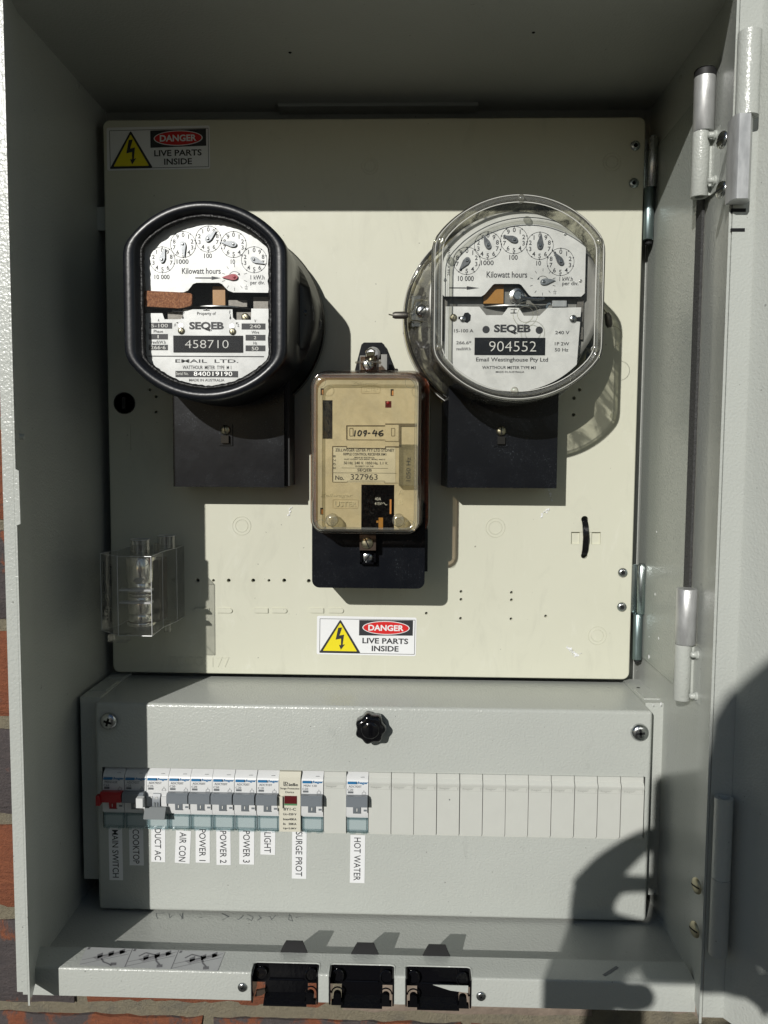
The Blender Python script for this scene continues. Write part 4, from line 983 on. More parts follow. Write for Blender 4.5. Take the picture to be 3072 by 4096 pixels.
    tube('crimped_seal', [(e2.x - .001, -.050, e2.z + .0055), (e2.x, -.050, e2.z + .003), (e2.x + .001, -.05, e2.z - .003), (e2.x + .0015, -.05, e2.z - .0055)], [.0018, .0028, .0028, .0015], M['lead'], t, n=8)
    tube('seal_wire', [(e2.x - .001, -.050, e2.z + .0055), (e2.x - .005, -.046, e2.z + .012), (e2.x - .012, -.04, e2.z + .012)], .0005, M['wire'], t, n=6)
    c = e2 + Vector((.004, 0, -.012)); tube('loose_wire_loop', [(c.x + .008*math.cos(a), -.048, c.z + .008*math.sin(a)) for a in [math.radians(120 - 20*i) for i in range(11)]], .00018, M['wire'], t, n=5)
    # terminal cover
    h = .037; a = at(1790, 1950, -h); b_ = at(2226, 1961, -h); ztop = cz - .03
    bl = at(1764, 1948, -.001)
    bm = bmesh.new(); loftbm(bm, [[(bl.x, -.0004, a.z + .0002), (b_.x - .001, -.0004, a.z + .0002), (b_.x - .001, -.0004, ztop), (bl.x, -.0004, ztop)], [(a.x, -h, a.z), (b_.x, -h, a.z), (b_.x, -h, ztop), (a.x, -h, ztop)]])
    bmo('terminal_cover', bm, M['black'], t, bev=.0014, seg=3)
    return t
M['gasket'] = simple('yellowed_gasket', (.55, .50, .26), .6)
M['ptr2'] = metal('bright_pointer_metal', (.5, .52, .53), .3, (1, 1, 1), .6, 400)
cmt = clear_meter(); cover_screw(cmt, 1082, 931, .037)

# =================================================================== RIPPLE CONTROL RECEIVER
def receiver():
    z6 = zm(1150, 1340, .4972)
    H = .090
    tl = z6(185, 300, -H); br = z6(1062, 1600, -H)
    cx, cz, W, Hh = (tl.x + br.x)/2, (tl.z + br.z)/2, br.x - tl.x, tl.z - br.z
    t = thing('ripple_relay', 'cream faced ripple control receiver in a clear cover between the two meters', 'relay', (cx, 0, cz - .09))
    # black base with trapezoid top tab and deep terminal box below
    D0 = lambda x, y, c=0: (z6(x, y, c).x, z6(x, y, c).z)
    prism('top_tab', [D0(545, 290), D0(598, 85), D0(618, 68), D0(760, 68), D0(780, 85), D0(860, 290)], -.006, -.0004, M['black'], t, bev=.0012)
    a = at(674*V_, 1156*V_, -.053); b_ = at(917*V_, 1272*V_, -.053)
    rr = [(p[0], p[2]) for p in rrect((a.x+b_.x)/2, (a.z+.03+b_.z)/2, b_.x-a.x, a.z+.03-b_.z, .006, 0)]
    prism('terminal_box', rr, -.053, -.0004, M['black'], t, bev=.0012, seg=3)
    a2 = at(920*V_, 1160*V_, -.030); box('side_cheek', b_.x - .0002, b_.x + .0026, -.040, -.0004, b_.z + .012, a.z + .004, M['black_matte'], t, bev=.0008)
    # hammered brown body inside, clear cover over it
    loft('brown_body', [rrect(cx, cz, W*1.13, Hh*1.10, .010, -.010), rrect(cx, cz, W*1.12, Hh*1.09, .010, -.030), rrect(cx, cz, W*.985, Hh*.965, .008, -.0745)], M['rust'], t)
    prism('brown_ledge', [(p[0], p[2]) for p in rrect(cx + .0026, cz - .0012, W*1.125, Hh*1.085, .011, 0)], -.036, -.010, M['rust'], t, bev=.0008)
    rg = [rrect(cx + .0006, cz - .0003, W*1.185, Hh*1.14, .013, -.012), rrect(cx + .0005, cz, W*1.16, Hh*1.12, .0125, -.030), rrect(cx, cz, W, Hh, .010, -H + .006)]
    loft('cover_wall', rg, M['amber_wall'], t, cap0=False, cap1=False)
    rg = [rrect(cx, cz, W, Hh, .010, -H + .006), rrect(cx, cz, W*.99, Hh*.993, .0096, -H + .0028), rrect(cx, cz, W*.965, Hh*.975, .009, -H + .0006), rrect(cx, cz, W*.94, Hh*.96, .0085, -H)]
    loft('cover_shoulder', rg, M['clear_rim'], t, cap0=False, cap1=False)
    prism('cover_front', [(p[0], p[2]) for p in rrect(cx, cz, W*.94, Hh*.96, .0085, 0)], -H, -H + .001, M['amber_clear'], t, smooth=None)
    tube('rim_bead', rrect(cx, cz, W*.915, Hh*.94, .0075, -H - .0003), .0010, M['clear_rim'], t, n=8, closed=True)
    tube('rim_bead', rrect(cx, cz, W*.995, Hh*.997, .0100, -H + .0055), .0009, M['amber_wall'], t, n=8, closed=True)
    tube('foot_bead', rrect(cx + .0006, cz - .0003, W*1.19, Hh*1.142, .013, -.013), .0011, M['clear_rim'], t, n=8, closed=True)
    # beige face plate
    yp = -.0775; k = .4972 * (yp - CAM.y) / FPX; q = lambda x, y: z6(x, y, yp); D = lambda x, y: (q(x, y).x, q(x, y).z)
    p0, p1 = q(228, 345), q(1042, 1566)
    fp = prism('face_plate', [(p[0], p[2]) for p in rrect((p0.x+p1.x)/2, (p0.z+p1.z)/2, p1.x-p0.x, p0.z-p1.z, .003, 0)], yp, yp + .0012, M['beige'], t, bev=.0003)
    def hole(name, x0, y0, x1, y1, mat, d=.0001, par=fp, bev=0):
        return box(name, D(x0, 0)[0], D(x1, 0)[0], yp - d, yp + .0006, D(0, y1)[1], D(0, y0)[1], mat, par, bev=bev)
    for x, y in ((267, 428), (833, 432), (265, 1388)):
        hole('slot', x, y, x + 24, y + 54, M['void']); hole('copper_strip', x + 10, y + 12, x + 23, y + 50, M['orange'], .0002)
    hole('dark_window', 283, 523, 363, 833, M['bar'], .0001)
    hole('lamp_window', 790, 528, 840, 581, M['dkred'], .0001); c = q(808, 545); lathe('lamp', (c.x, yp - .0001, c.z), [(.0012, 0), (.001, .0006), (.0003, .0009)], M['red'], fp, n=12)
    # steps and label frames
    hole('label_tray', 474, 726, 790, 842, M['beige'], .0004, bev=.0002); hole('label_tray', 786, 716, 900, 848, M['beige'], .0006, bev=.0002)
    ik = Ink(); ik.poly([q(472, 726), q(786, 726), q(786, 735), q(482, 735), q(482, 838), q(472, 838)]); ik.poly([q(786, 712), q(1038, 712), q(1038, 736), q(914, 736), q(914, 900), q(898, 900), q(898, 722), q(786, 722)])
    ik.poly([q(360, 893), q(476, 893), q(478, 906), q(784, 908), q(786, 895), q(896, 895), q(896, 903), q(792, 903), q(790, 914), q(474, 912), q(472, 900), q(366, 900), q(366, 1180), q(360, 1180)])
    ik.path([q(474, 842), q(786, 843), q(786, 855), q(898, 856)], 2.5*k); ik.path([q(360, 1182), q(480, 1182), q(480, 1174), q(780, 1174), q(780, 1190), q(890, 1190)], 2*k)
    ik.done('recess_edge', M['recess'], fp, .0008)
    lb = hole('data_label', 368, 900, 876, 1182, M['beige_lab'], .0003)
    ik = Ink(); hq = lambda x, y: q(x, y) + Vector((0, -.0003, 0))
    for s, c, w, h in (('ZELLWEGER USTER PTY LTD SYDNEY', (622, 926), 474, 24), ('RIPPLE CONTROL RECEIVER RM1', (622, 959), 344, 21), ('MADE IN AUSTRALIA', (620, 986), 162, 11), ('AUST. PATENT NOS 460781, 487962, 466212', (620, 1001), 330, 12), ('50 Hz. 240 V. 1050 Hz. 1.1 V.', (630, 1030), 354, 22), ('PROPERTY OF THE', (618, 1056), 148, 11), ('SEQEB', (620, 1089), 116, 26), ('No.', (420, 1148), 70, 36)):
        ik.text(s, hq(*c), w*k, h*k, bold=.014)
    ik.text('327963', hq(616, 1142), 218*k, 46*k); ik.text('8 7 0 5', hq(378, 1022), 112*k, 20*k, right=(0, 0, -1), up=(1, 0, 0))
    ik.line(hq(436, 1069), hq(808, 1073), 2.5*k); ik.line(hq(368, 1108), hq(876, 1112), 2.5*k)
    ik.done('lettering', M['ink'], lb, .0002)
    ik = Ink(); hq2 = lambda x, y: q(x, y) + Vector((0, -.0009, 0))
    # hand-written number
    hw = [[(545,770),(538,812)], [(575,772),(566,790),(568,808),(580,810),(592,795),(594,775),(582,768),(572,775)], [(632,770),(618,772),(612,785),(622,795),(632,788),(634,768),(630,795),(620,812)], [(648,790),(662,789)], [(700,765),(684,792),(720,790)], [(714,775),(708,812)], [(765,768),(742,778),(732,798),(744,812),(764,806),(768,794),(752,790),(738,800)]]
    for st in hw:
        st = [hq2(*p) for p in st]; ik.path(st, 9*k)
        for p in st: ik.disc(p, 4.5*k, 8)
    ik.done('handwriting', M['ink'], fp, .0001)
    for x in (500, 836):
        ik = Ink(); ik.path([hq2(x, 750), hq2(x + 27, 750), hq2(x + 27, 812), hq2(x, 812), hq2(x, 750)], 3*k); ik.done('slot_outline', M['recess'], fp)
    # right-hand clear drawer
    box('clear_drawer', D(905,0)[0], D(1045,0)[0], yp - .0085, yp - .0002, D(0,1200)[1], D(0,875)[1], M['clear_rim'], t, bev=.0012, seg=3)
    ik = Ink(); ik.text('1050 Hz', q(972, 1080), 190*k, 34*k, right=(0, 0, 1), up=(-1, 0, 0)); ik.done('lettering', M['ink'], fp, .0006)
    # black switch window
    sw = hole('switch_window', 600, 1199, 868, 1562, M['black_gloss'], .0002)
    hole('copper_strip', 832, 1316, 846, 1432, M['orange'], .0004); hole('brass_block', 742, 1462, 778, 1556, M['amber'], .0004); hole('brass_block', 724, 1486, 744, 1504, M['amber'], .0004)
    ik = Ink(); ik.text('40A', hq(728, 1318), 50*k, 24*k); ik.text('415V', hq(730, 1356), 58*k, 24*k); ik.path([hq(764 + 4*i, 1358 - 10*math.sin(i*.65)) for i in range(10)], 3*k); ik.done('lettering', M['white_print'], sw, .0002)
    # raised maker's marks and letters
    def emb(s, x, y, w, h, shear=0, b=0, off=.0005):
        ik = Ink(); ik.text(s, q(x, y), w*k, h*k, shear=shear, bold=b); o = ik.done('embossed_mark', M['mark'], fp, off)
        me = o.data; bm = bmesh.new(); bm.from_mesh(me); r = bmesh.ops.extrude_face_region(bm, geom=bm.faces[:]); bmesh.ops.translate(bm, verts=[v for v in r['geom'] if isinstance(v, bmesh.types.BMVert)], vec=(0, off + .0002, 0)); bmesh.ops.recalc_face_normals(bm, faces=bm.faces); bm.to_mesh(me); bm.free()
    emb('Zellweger', 622, 392, 206, 40, .25); emb('USTER', 668, 440, 116, 34); emb('Zellweger', 390, 1293, 266, 34, .3); emb('USTER', 466, 1360, 172, 42, 0, .01, .0008); emb('A', 911, 1262, 36, 40); emb('B', 911, 1345, 34, 40)
    for (x, y, w, h) in ((668, 440, 150, 54), (466, 1358, 204, 70)):
        c = q(x, y); tube('mark_frame', rrect(c.x, c.z, w*k, h*k, .0012, yp - .0001), .0003, M['beige'], fp, n=6, closed=True)
    for x, y in ((278, 388), (990, 395), (280, 1518), (980, 1522)):
        c = q(x, y); tube('moulded_ring', [(c.x + 42*k*math.cos(PI*i/16), -H - .0001, c.z + 42*k*math.sin(PI*i/16)) for i in range(32)], .00025, M['clear_rim'], t, n=5, closed=True)
    for x, y in ((357, 1490), (892, 1492)):
        c = z6(x, y, -H); lathe('clear_stud', c, [(.0048, -.006), (.0048, .0002), (.0040, .0016), (.0022, .0018), (.0018, .0006)], M['clear_rim'], t, n=22, smooth=60)
    # fixing clips, screws and seal above and below
    a = z6(587, 175, -.050); b_ = z6(717, 298, -.050)
    bm = bmesh.new(); boxbm(bm, a.x, b_.x, -.052, -.030, b_.z - .004, a.z); bmo('clear_clip', bm, M['amber_wall'], t, bev=.0012)
    c = z6(650, 240, -.0525); slot_head(c, .0047, M['chrome'], t, ang=1.35, h=.002)
    bm = bmesh.new(); c2 = z6(650, 222, -.0545); tubebm(bm, [(c2.x + .0095*math.cos(PI*i/12), -.0545 + .0045*math.sin(PI*i/12), c2.z) for i in range(24)], .0008, 6, closed=True); bmo('clip_loop', bm, M['clear_rim'], t)
    a = z6(734, 158, -.02); b_ = z6(800, 284, -.02); box('metal_bracket', a.x, b_.x, -.020, -.0195, b_.z, a.z - .004, M['lead'], t, bev=.0004); box('metal_bracket', b_.x - .0048, b_.x, -.022, -.0205, b_.z, a.z, M['steelgrey'], t, bev=.0004)
    a = z6(583, 158, -.02); box('metal_bracket', a.x, a.x + .0045, -.022, -.0205, b_.z, a.z - .001, M['steelgrey'], t, bev=.0004)
    c = z6(688, 155, -.012); lathe('fixing_screw', c, [(.0062, 0), (.0058, .0015), (.003, .0028), (.0002, .003)], M['galv'], t, n=22, smooth=60)
    a = z6(668, 150, -.058); b_ = z6(672, 205, -.056); tube('crimped_seal', [(a.x, -.058, a.z), (b_.x, -.056, (a.z+b_.z)/2), (b_.x, -.056, b_.z)], [.0032, .0028, .0030], M['wire'], t, n=10)
    c = z6(672, 140, -.059); tube('seal_wire', [(c.x - .003, -.059, c.z - .003), (c.x - .004, -.060, c.z + .001), (c.x, -.061, c.z + .003), (c.x + .003, -.060, c.z + .001), (c.x + .002, -.058, c.z - .004), (c.x + .001, -.056, c.z - .010)], .0006, M['wire'], t, n=6)
    tube('seal_wire', [(c.x - .001, -.005, c.z + .005), (c.x + .002, -.01, c.z + .009), (c.x + .004, -.012, c.z + .004), (c.x, -.02, c.z + .001)], .0005, M['black_matte'], t, n=6)
    hb = -.053; a = z6(583, 1608, hb - .008); b_ = z6(712, 1728, hb - .008); box('lower_clip', a.x, b_.x, hb - .012, hb, b_.z, a.z + .003, M['smoke_clip'], t, bev=.0012)
    slot_head(z6(640, 1670, hb - .0122), .0046, M['brass'], t, ang=1.2, h=.002)
    a = z6(583, 1738, hb - .006); b_ = z6(710, 1845, hb - .006)
    bm = bmesh.new(); w_ = .0016
    for (x0, x1, y0, y1) in ((a.x, b_.x, b_.z, b_.z + w_), (a.x, b_.x, a.z - w_, a.z), (a.x, a.x + w_, b_.z, a.z), (b_.x - w_, b_.x, b_.z, a.z)): boxbm(bm, x0, x1, hb - .006, hb, y0, y1)
    bmo('screw_well', bm, M['black_gloss'], t); slot_head(z6(643, 1790, hb - .001), .0052, M['chrome'], t, ang=.1, h=.0025)
    return t
M['mark'] = simple('lightened_raised_mark', (.66, .60, .42), .4)  # paler than the plate, standing in for light on the relief
M['recess'] = simple('brown_recess_edge', (.14, .115, .07), .7)
M['smoke_clip'] = simple('smoky_clip_plastic', (.06, .045, .035), .2)
receiver()

# =================================================================== CLEAR SERVICE FUSE / LINK COVER
def fuse_box():
    z = zm(380, 2080, .24405)
    H = .076
    pa, pb = z(150, 570, -H), z(925, 1880, -H)       # front face left/right
    bt, bb = z(1440, 410, -.004), z(1385, 1640, -.004)
    t = thing('neutral_link', 'clear plastic covered neutral link with silver metal bar at the lower left of the panel', 'electrical link', ((pa.x + bt.x)/2, 0, pb.z))
    x0, x1 = bt.x - .043, bt.x; zt, zb = z(0, 590, -H).z, z(0, 1890, -H).z
    xm = z(150, 600, -.055).x
    bx = [(x0, -.0005), (x0 - .001, -.040), (z(100, 1200, -.058).x, -.058), (z(370, 1200, -H).x, -H), (z(925, 1200, -H).x, -H), (z(1110, 1200, -.045).x, -.045), (x1 - .001, -.020), (x1, -.0005)]
    bm = bmesh.new(); prismbm(bm, bx, zb, zt, 2)
    bmo('clear_cover', bm, M['clear_box'], t, smooth=20)
    for v in (-.058, -.045): pass
    # pale rods standing in for highlights along the cover edges
    bm = bmesh.new()
    for (x, y) in bx[1:7]: tubebm(bm, [(x, y, zb), (x, y, zt)], .00026, 6)
    for zz in (zb, zt): tubebm(bm, [(x, y, zz) for x, y in bx], .0002, 6)
    bmo('cover_edge_glints', bm, M['edge'], t)
    # shiny neutral bar
    c = z(750, 1200, -.052); R_ = .0185*.62
    segs = [(zt - .003, zt - .022, 1.0), (zt - .0225, zt - .034, .93), (zt - .0345, zt - .058, .90), (zt - .0585, zb + .003, 1.0)]
    segs = [(zt - .0035, zt - .0235, 1.0), (zt - .0237, zt - .0320, .92), (zt - .0325, zt - .0345, .97), (zt - .035, zt - .0490, .92), (zt - .0492, zt - .0555, .90), (zt - .0557, zb + .0035, 1.0)]
    for a, b2, s in segs: lathe('metal_barrel', (c.x, -.050, b2), [(R_*s*.96, 0), (R_*s, .0006), (R_*s, a - b2 - .0006), (R_*s*.96, a - b2)], M['mirror'], t, axis=(0, 0, 1), n=40, smooth=50)
    for v in (700, 1245, 1745):
        p = z(770, v, -.050 - R_); tube('barrel_ring', [(p.x + .0042*math.cos(PI*i/14), -.0505 - math.sqrt(max(0, R_**2 - (p.x + .0042*math.cos(PI*i/14) - c.x)**2)), p.z + .0035*math.sin(PI*i/14)) for i in range(28)], .00018, M['chrome'], t, n=5, closed=True)
    box('side_block', c.x + R_*.6, c.x + R_*1.3, -.052, -.030, zb + .006, zt - .006, M['smoke_clip'], t, bev=.001)
    for v in (1140, 1345):
        p = z(420, v, -.070); p2 = z(935, v - 20, -.070); box('clear_rib', p.x, p2.x, -.0735, -.066, p.z - .0007, p.z + .0007, M['edge'], t, bev=.0004)
    # cable collars on top and small foot below
    for (x, y, vt, vb, r) in ((735, -.052, 185, 350, .0078), (1170, -.022, 225, 410, .0076)):
        p = z(x, vt, y); zz = zt + .0001
        bm = bmesh.new(); lathebm(bm, (p.x, y, zz), [(r, 0), (r, .0105)], (0, 0, 1), 28, cap=False); lathebm(bm, (p.x, y, zz), [(r*.86, .0105), (r*.86, 0)], (0, 0, 1), 28, cap=False)
        bmo('cable_collar', bm, M['clear_box'], t); tube('collar_rim', [(p.x + r*.95*math.cos(PI*i/14), y + r*.95*math.sin(PI*i/14), zz + .0105) for i in range(28)], .0003, M['edge'], t, n=6, closed=True)
    for x in (870, 1010): p = z(x, 360, -.036); box('collar_lug', p.x - .0012, p.x + .0012, -.040, -.034, zt, zt + .006, M['clear_rim'], t, bev=.0004)
    p = z(1190, 1800, -.020); lathe('foot_stud', (p.x, -.02, zb - .009), [(.0030, 0), (.0030, .009)], M['clear_rim'], t, axis=(0, 0, 1), n=18)
    a = z(240, 1930, -.070); b_ = z(560, 2005, -.070); bm = bmesh.new(); prismbm(bm, [(a.x, -.074), (a.x + .003, -.066), (b_.x, -.066), (b_.x, -.076), (a.x + .006, -.076)], zb - .0055, zb - .0001, 2); bmo('snap_tab', bm, M['clear_box'], t, bev=.0003)
    # side print, reading downwards
    P1, P0 = Vector((bx[2][0], bx[2][1], 0)), Vector((bx[3][0], bx[3][1], 0))
    ax_ = (P0 - P1).normalized(); nn = Vector((ax_.y, -ax_.x, 0)).normalized()
    if nn.y > 0: nn = -nn
    ik = Ink(); zc_ = (zt + zb)/2
    def sp(u, zz): p = P1 + ax_ * ((P0 - P1).length * u) + nn * .0003; p.z = zz; return p
    for s, u, zz, w, h in ((':hager', .62, zt - .0165, .0190, .0036), ('AS2005 AS60269 For 22MM', .18, zt - .026, .040, .0018), ('LH907', .58, zb + .0155, .0130, .0022), ('100/125A', .36, zb + .018, .0180, .0022), ('500V', .16, zb + .016, .008, .0020)):
        ik.text(s, sp(u, zz), w, h, right=(0, 0, -1), up=ax_, bold=.02)
    ik.done('lettering', M['ink'], t, 0)
    return t
fuse_box()
# =================================================================== BREAKER BOARD COVER
CY = -.0723
CX0, CX1, CZ0, CZ1 = .0117, .4481, -.1733, -.0034
db = thing('breaker_cover', 'folded grey steel cover with a long slot for the circuit breakers below the cream panel', 'cover', ((CX0+CX1)/2, 0, CZ0))
p0 = at(412, 3068, CY); p1 = at(2576, 3107, CY); p2 = at(408, 3302, CY); p3 = at(2579, 3356, CY)
OX0, OX1, OZ1, OZ0 = (p0.x+p2.x)/2, (p1.x+p3.x)/2, (p0.z+p1.z)/2, (p2.z+p3.z)/2
bm = bmesh.new(); r = .0028
o = [bm.verts.new((x, CY, z)) for x, z in ((CX0, CZ0), (CX1, CZ0), (CX1, CZ1), (CX0, CZ1))]
i_ = [bm.verts.new((x, CY, z)) for x, z in ((OX0, OZ0), (OX1, OZ0), (OX1, OZ1), (OX0, OZ1))]
b_ = [bm.verts.new((v.co.x, .006, v.co.z)) for v in o]; j_ = [bm.verts.new((v.co.x, CY + .0015, v.co.z)) for v in i_]
for a in range(4):
    c = (a + 1) % 4
    bm.faces.new((o[a], o[c], i_[c], i_[a])); bm.faces.new((o[c], o[a], b_[a], b_[c])); bm.faces.new((i_[a], i_[c], j_[c], j_[a]))
bmesh.ops.recalc_face_normals(bm, faces=bm.faces)
es = [e for e in bm.edges if len(e.link_faces) == 2 and all(abs(abs(v.co.y) - abs(CY)) < 1e-5 or v.co.y > 0 for v in e.verts) and e.calc_face_angle(0) > .5 and (e.verts[0] in o or e.verts[1] in o)]
bmesh.ops.bevel(bm, geom=es, offset=r, segments=4, profile=.5, affect='EDGES', clamp_overlap=True)
shell = bmo('cover_shell', bm, M['paint'], db, smooth=50)
# side brackets between cover and cabinet walls
for s, xa, xb, ytop in ((0, at(330, 3200, -.062).x, CX0 + .0008, -.062), (1, CX1 - .0008, at(2661, 3000, -.055).x, -.055)):
    zt = CZ1 + .0012; zb = at(2645, 3580, ytop).z if s else at(340, 3515, ytop).z
    prism('side_bracket', [(xa, ytop), (xb, ytop), (xb, .012), (xa, .012)], zb, zt, M['paint'], db, ax=2, bev=.0008)
    box('bracket_tab', min(xa, xb) + .0012, max(xa, xb) - .0014, -.046, -.018, zt - .0002, zt + .0008, M['paint'], db, bev=.0005)
c = at(2553, 2751, CZ1 + .002, 2); lathe('small_hole', (c.x, c.y, CZ1 + .0021), [(.0014, 0), (.0014, .0001)], M['void'], db, axis=(0, 0, 1), n=12)
bm = bmesh.new(); rnd = random.Random(5)
for k in range(26):
    c = at(2560 + rnd.uniform(-10, 90), 2755 + rnd.uniform(0, 85), CZ1 + .002, 2)
    if c.x < CX1 + .001 or c.x > .4595: continue
    bmesh.ops.create_icosphere(bm, subdivisions=1, radius=rnd.uniform(.0002, .0006), matrix=Matrix.Translation((c.x, c.y, CZ1 + .0016)))
if len(bm.verts): tag(bmo('paint_flecks', bm, M['sticker'], db), kind='stuff')
else: bm.free()
# dark inside and rail
box('inner_chassis', OX0 - .004, OX1 + .004, CY + .030, CY + .034, OZ0 - .006, OZ1 + .006, M['black_matte'], db)
# cover screws and star knob
slot_head(at(437, 2883, CY), .0068, M['chrome'], db, ang=.5, cross=True, h=.0042, w=.26, name='cover_screw')
slot_head(at(2557, 2928, CY), .0068, M['chrome'], db, ang=.9, cross=True, h=.0042, w=.26, name='cover_screw')
kc = at(1482, 2912, CY - .010)
kp = []
for k in range(84):
    a = 2*PI*k/84 + .25; rr_ = .0112 + .0008*math.cos(7*a)
    kp.append((rr_*math.cos(a), rr_*math.sin(a)))
def kr(s, y): return [(kc.x + x*s, y, kc.z + z*s) for x, z in kp]
kn = loft('star_knob', [kr(.55, CY), kr(.55, CY - .003), kr(.93, CY - .0035), kr(1, CY - .0045), kr(1, CY - .0125), kr(.93, CY - .0142), kr(.74, CY - .0150)], M['black_gloss'], db, smooth=60)
lathe('knob_dome', (kc.x, CY - .0149, kc.z), [(.0070, 0), (.0069, .0006), (.0058, .0013), (.0035, .0018), (.0001, .002)], M['black_gloss'], kn, n=30, smooth=70)
for ang, u, v, w_ in ((0, 1400, 2894, 22), ): pass

# =================================================================== MODULES
HZ = OZ1 - .0006; MH = (OZ1 - OZ0) - .0012
uL = [412, 500, 588, 675, 763, 850, 938, 1027, 1117, 1204, 1295, 1385, 1473, 1565, 1655, 1746, 1838, 1930, 2021, 2112, 2204, 2296, 2389, 2481, 2575]
xs = [at(u, 3200 + (u - 412)*.021, CY - .003).x for u in uL]
def zz(f): return HZ - MH * f           # fraction down the module
def copy_tree(o, parent=None):
    c = o.copy(); COL.objects.link(c); WL[c.name] = WL.get(o.name, Vector((0,0,0)))
    if parent: c.parent = parent
    for ch in [x for x in o.children]: copy_tree(ch, c)
    return c
def body_prof(x):   # (y, z) side outline, nose forward
    y0 = CY
    return [(y0 + .028, zz(1)), (y0 - .0002, zz(1)), (y0 - .0015, zz(.99)), (y0 - .0018, zz(.80)), (y0 - .0016, zz(.74)), (y0 - .0040, zz(.715)), (y0 - .0046, zz(.66)), (y0 - .0046, zz(.36)), (y0 - .0038, zz(.345)), (y0 - .0034, zz(.14)), (y0 - .0022, zz(.085)), (y0 + .0014, zz(.035)), (y0 + .0030, zz(0)), (y0 + .028, zz(0))]
W0 = .0171
def make_breaker(state='on', tog='toggle', x=0.0):
    t = thing('circuit_breaker', '', 'circuit breaker', (x, CY, zz(1)), 'circuit breakers in the cover slot')
    hw = W0 / 2
    prism('breaker_body', body_prof(0), x - hw, x + hw, M['white'], t, ax=0, bev=.00035, smooth=40)
    yN = CY - .0046
    # cheek recesses beside the stub
    if state == 'on':
        zt, zb = zz(.345), zz(.475); y1 = yN - .0064
        tg = prism('toggle', [(yN + .001, zt), (yN - .0046, zt + .0008), (y1, zt - .0006), (y1 - .0002, zb - .0006), (yN - .0035, zb - .0010), (yN - .0020, zb + .0008), (yN + .001, zb + .0010)], x - hw + .0003, x + hw - .0003, M[tog], t, ax=0, bev=.0004)
        st = prism('toggle_stub', [(yN + .0008, zz(.50)), (yN - .0022, zz(.50)), (yN - .0016, zz(.60)), (yN - .0006, zz(.645)), (yN + .0008, zz(.645))], x - .0028, x + .0028, M[tog], t, ax=0, bev=.0002)
        ik = Ink(); ik.rect((x, yN - .0021, zz(.575)), .0006, .0024); ik.done('on_mark', M['white_print'], st, .0001)
        box('cheek', x + .0032, x + hw - .0006, yN - .0016, yN + .0004, zz(.625), zz(.535), M['white'], t, bev=.0003)
        box('cheek_slot', x + .0052, x + .0076, yN - .0018, yN - .0012, zz(.60), zz(.57), M['toggle'], t)
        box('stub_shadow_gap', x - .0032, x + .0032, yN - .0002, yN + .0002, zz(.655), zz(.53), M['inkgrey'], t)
    else:
        st = prism('toggle_stub', [(yN + .0008, zz(.37)), (yN - .0010, zz(.375)), (yN - .0030, zz(.46)), (yN - .0036, zz(.60)), (yN + .0008, zz(.60))], x - .0030, x + .0030, M['toggle'], t, ax=0, bev=.0002)
        ik = Ink(); ik.arc((x, yN - .0024, zz(.43)), .0008, .0003, n=18); ik.done('off_mark', M['white_print'], st, .0003)
        for dx in (-.0011, .0011): box('lever_arm', x + dx - .00045, x + dx + .00045, yN - .0042, yN - .0032, zz(.60), zz(.50), M['toggle_light'], st)
        tg = prism('toggle', [(yN - .0030, zz(.57)), (yN - .0046, zz(.57)), (yN - .0086, zz(.70)), (yN - .0090, zz(.735)), (yN - .0074, zz(.735)), (yN - .0030, zz(.63))], x - hw + .0003, x + hw - .0003, M['toggle_light'], t, ax=0, bev=.0003)
        for sx in (-1, 1): box('cheek', x + sx*.0036, x + sx*(hw - .0006), yN - .0016, yN + .0004, zz(.58), zz(.42), M['white'], t, bev=.0003)
    # clear teal label flap
    b = bmesh.new(); boxbm(b, x - hw + .0004, x + hw - .0004, CY - .0040, CY - .0028, zz(.985), zz(.745))
    fl = bmo('label_flap', b, M['teal'], t, bev=.0004)
    b = bmesh.new()
    for (a0, a1, b0, b1) in ((-hw+.0004, -hw+.0013, .745, .985), (hw-.0013, hw-.0004, .745, .985), (-hw+.0004, hw-.0004, .955, .985), (-hw+.0004, hw-.0004, .745, .765)):
        boxbm(b, x + a0, x + a1, CY - .0047, CY - .0020, zz(b1), zz(b0))
    bmo('flap_rim', b, M['teal'], fl)
    box('label_card', x - hw + .0014, x + hw - .0014, CY - .0022, CY - .0018, zz(.95), zz(.77), M['card'], t)
    box('flap_hinge', x - hw + .0028, x - hw + .0050, CY - .0052, CY - .0038, zz(1.0), zz(.965), M['teal'], fl); box('flap_hinge', x + hw - .0050, x + hw - .0028, CY - .0052, CY - .0038, zz(1.0), zz(.965), M['teal'], fl)
    return t
M['card'] = simple('label_card', (.58, .62, .62), .6)
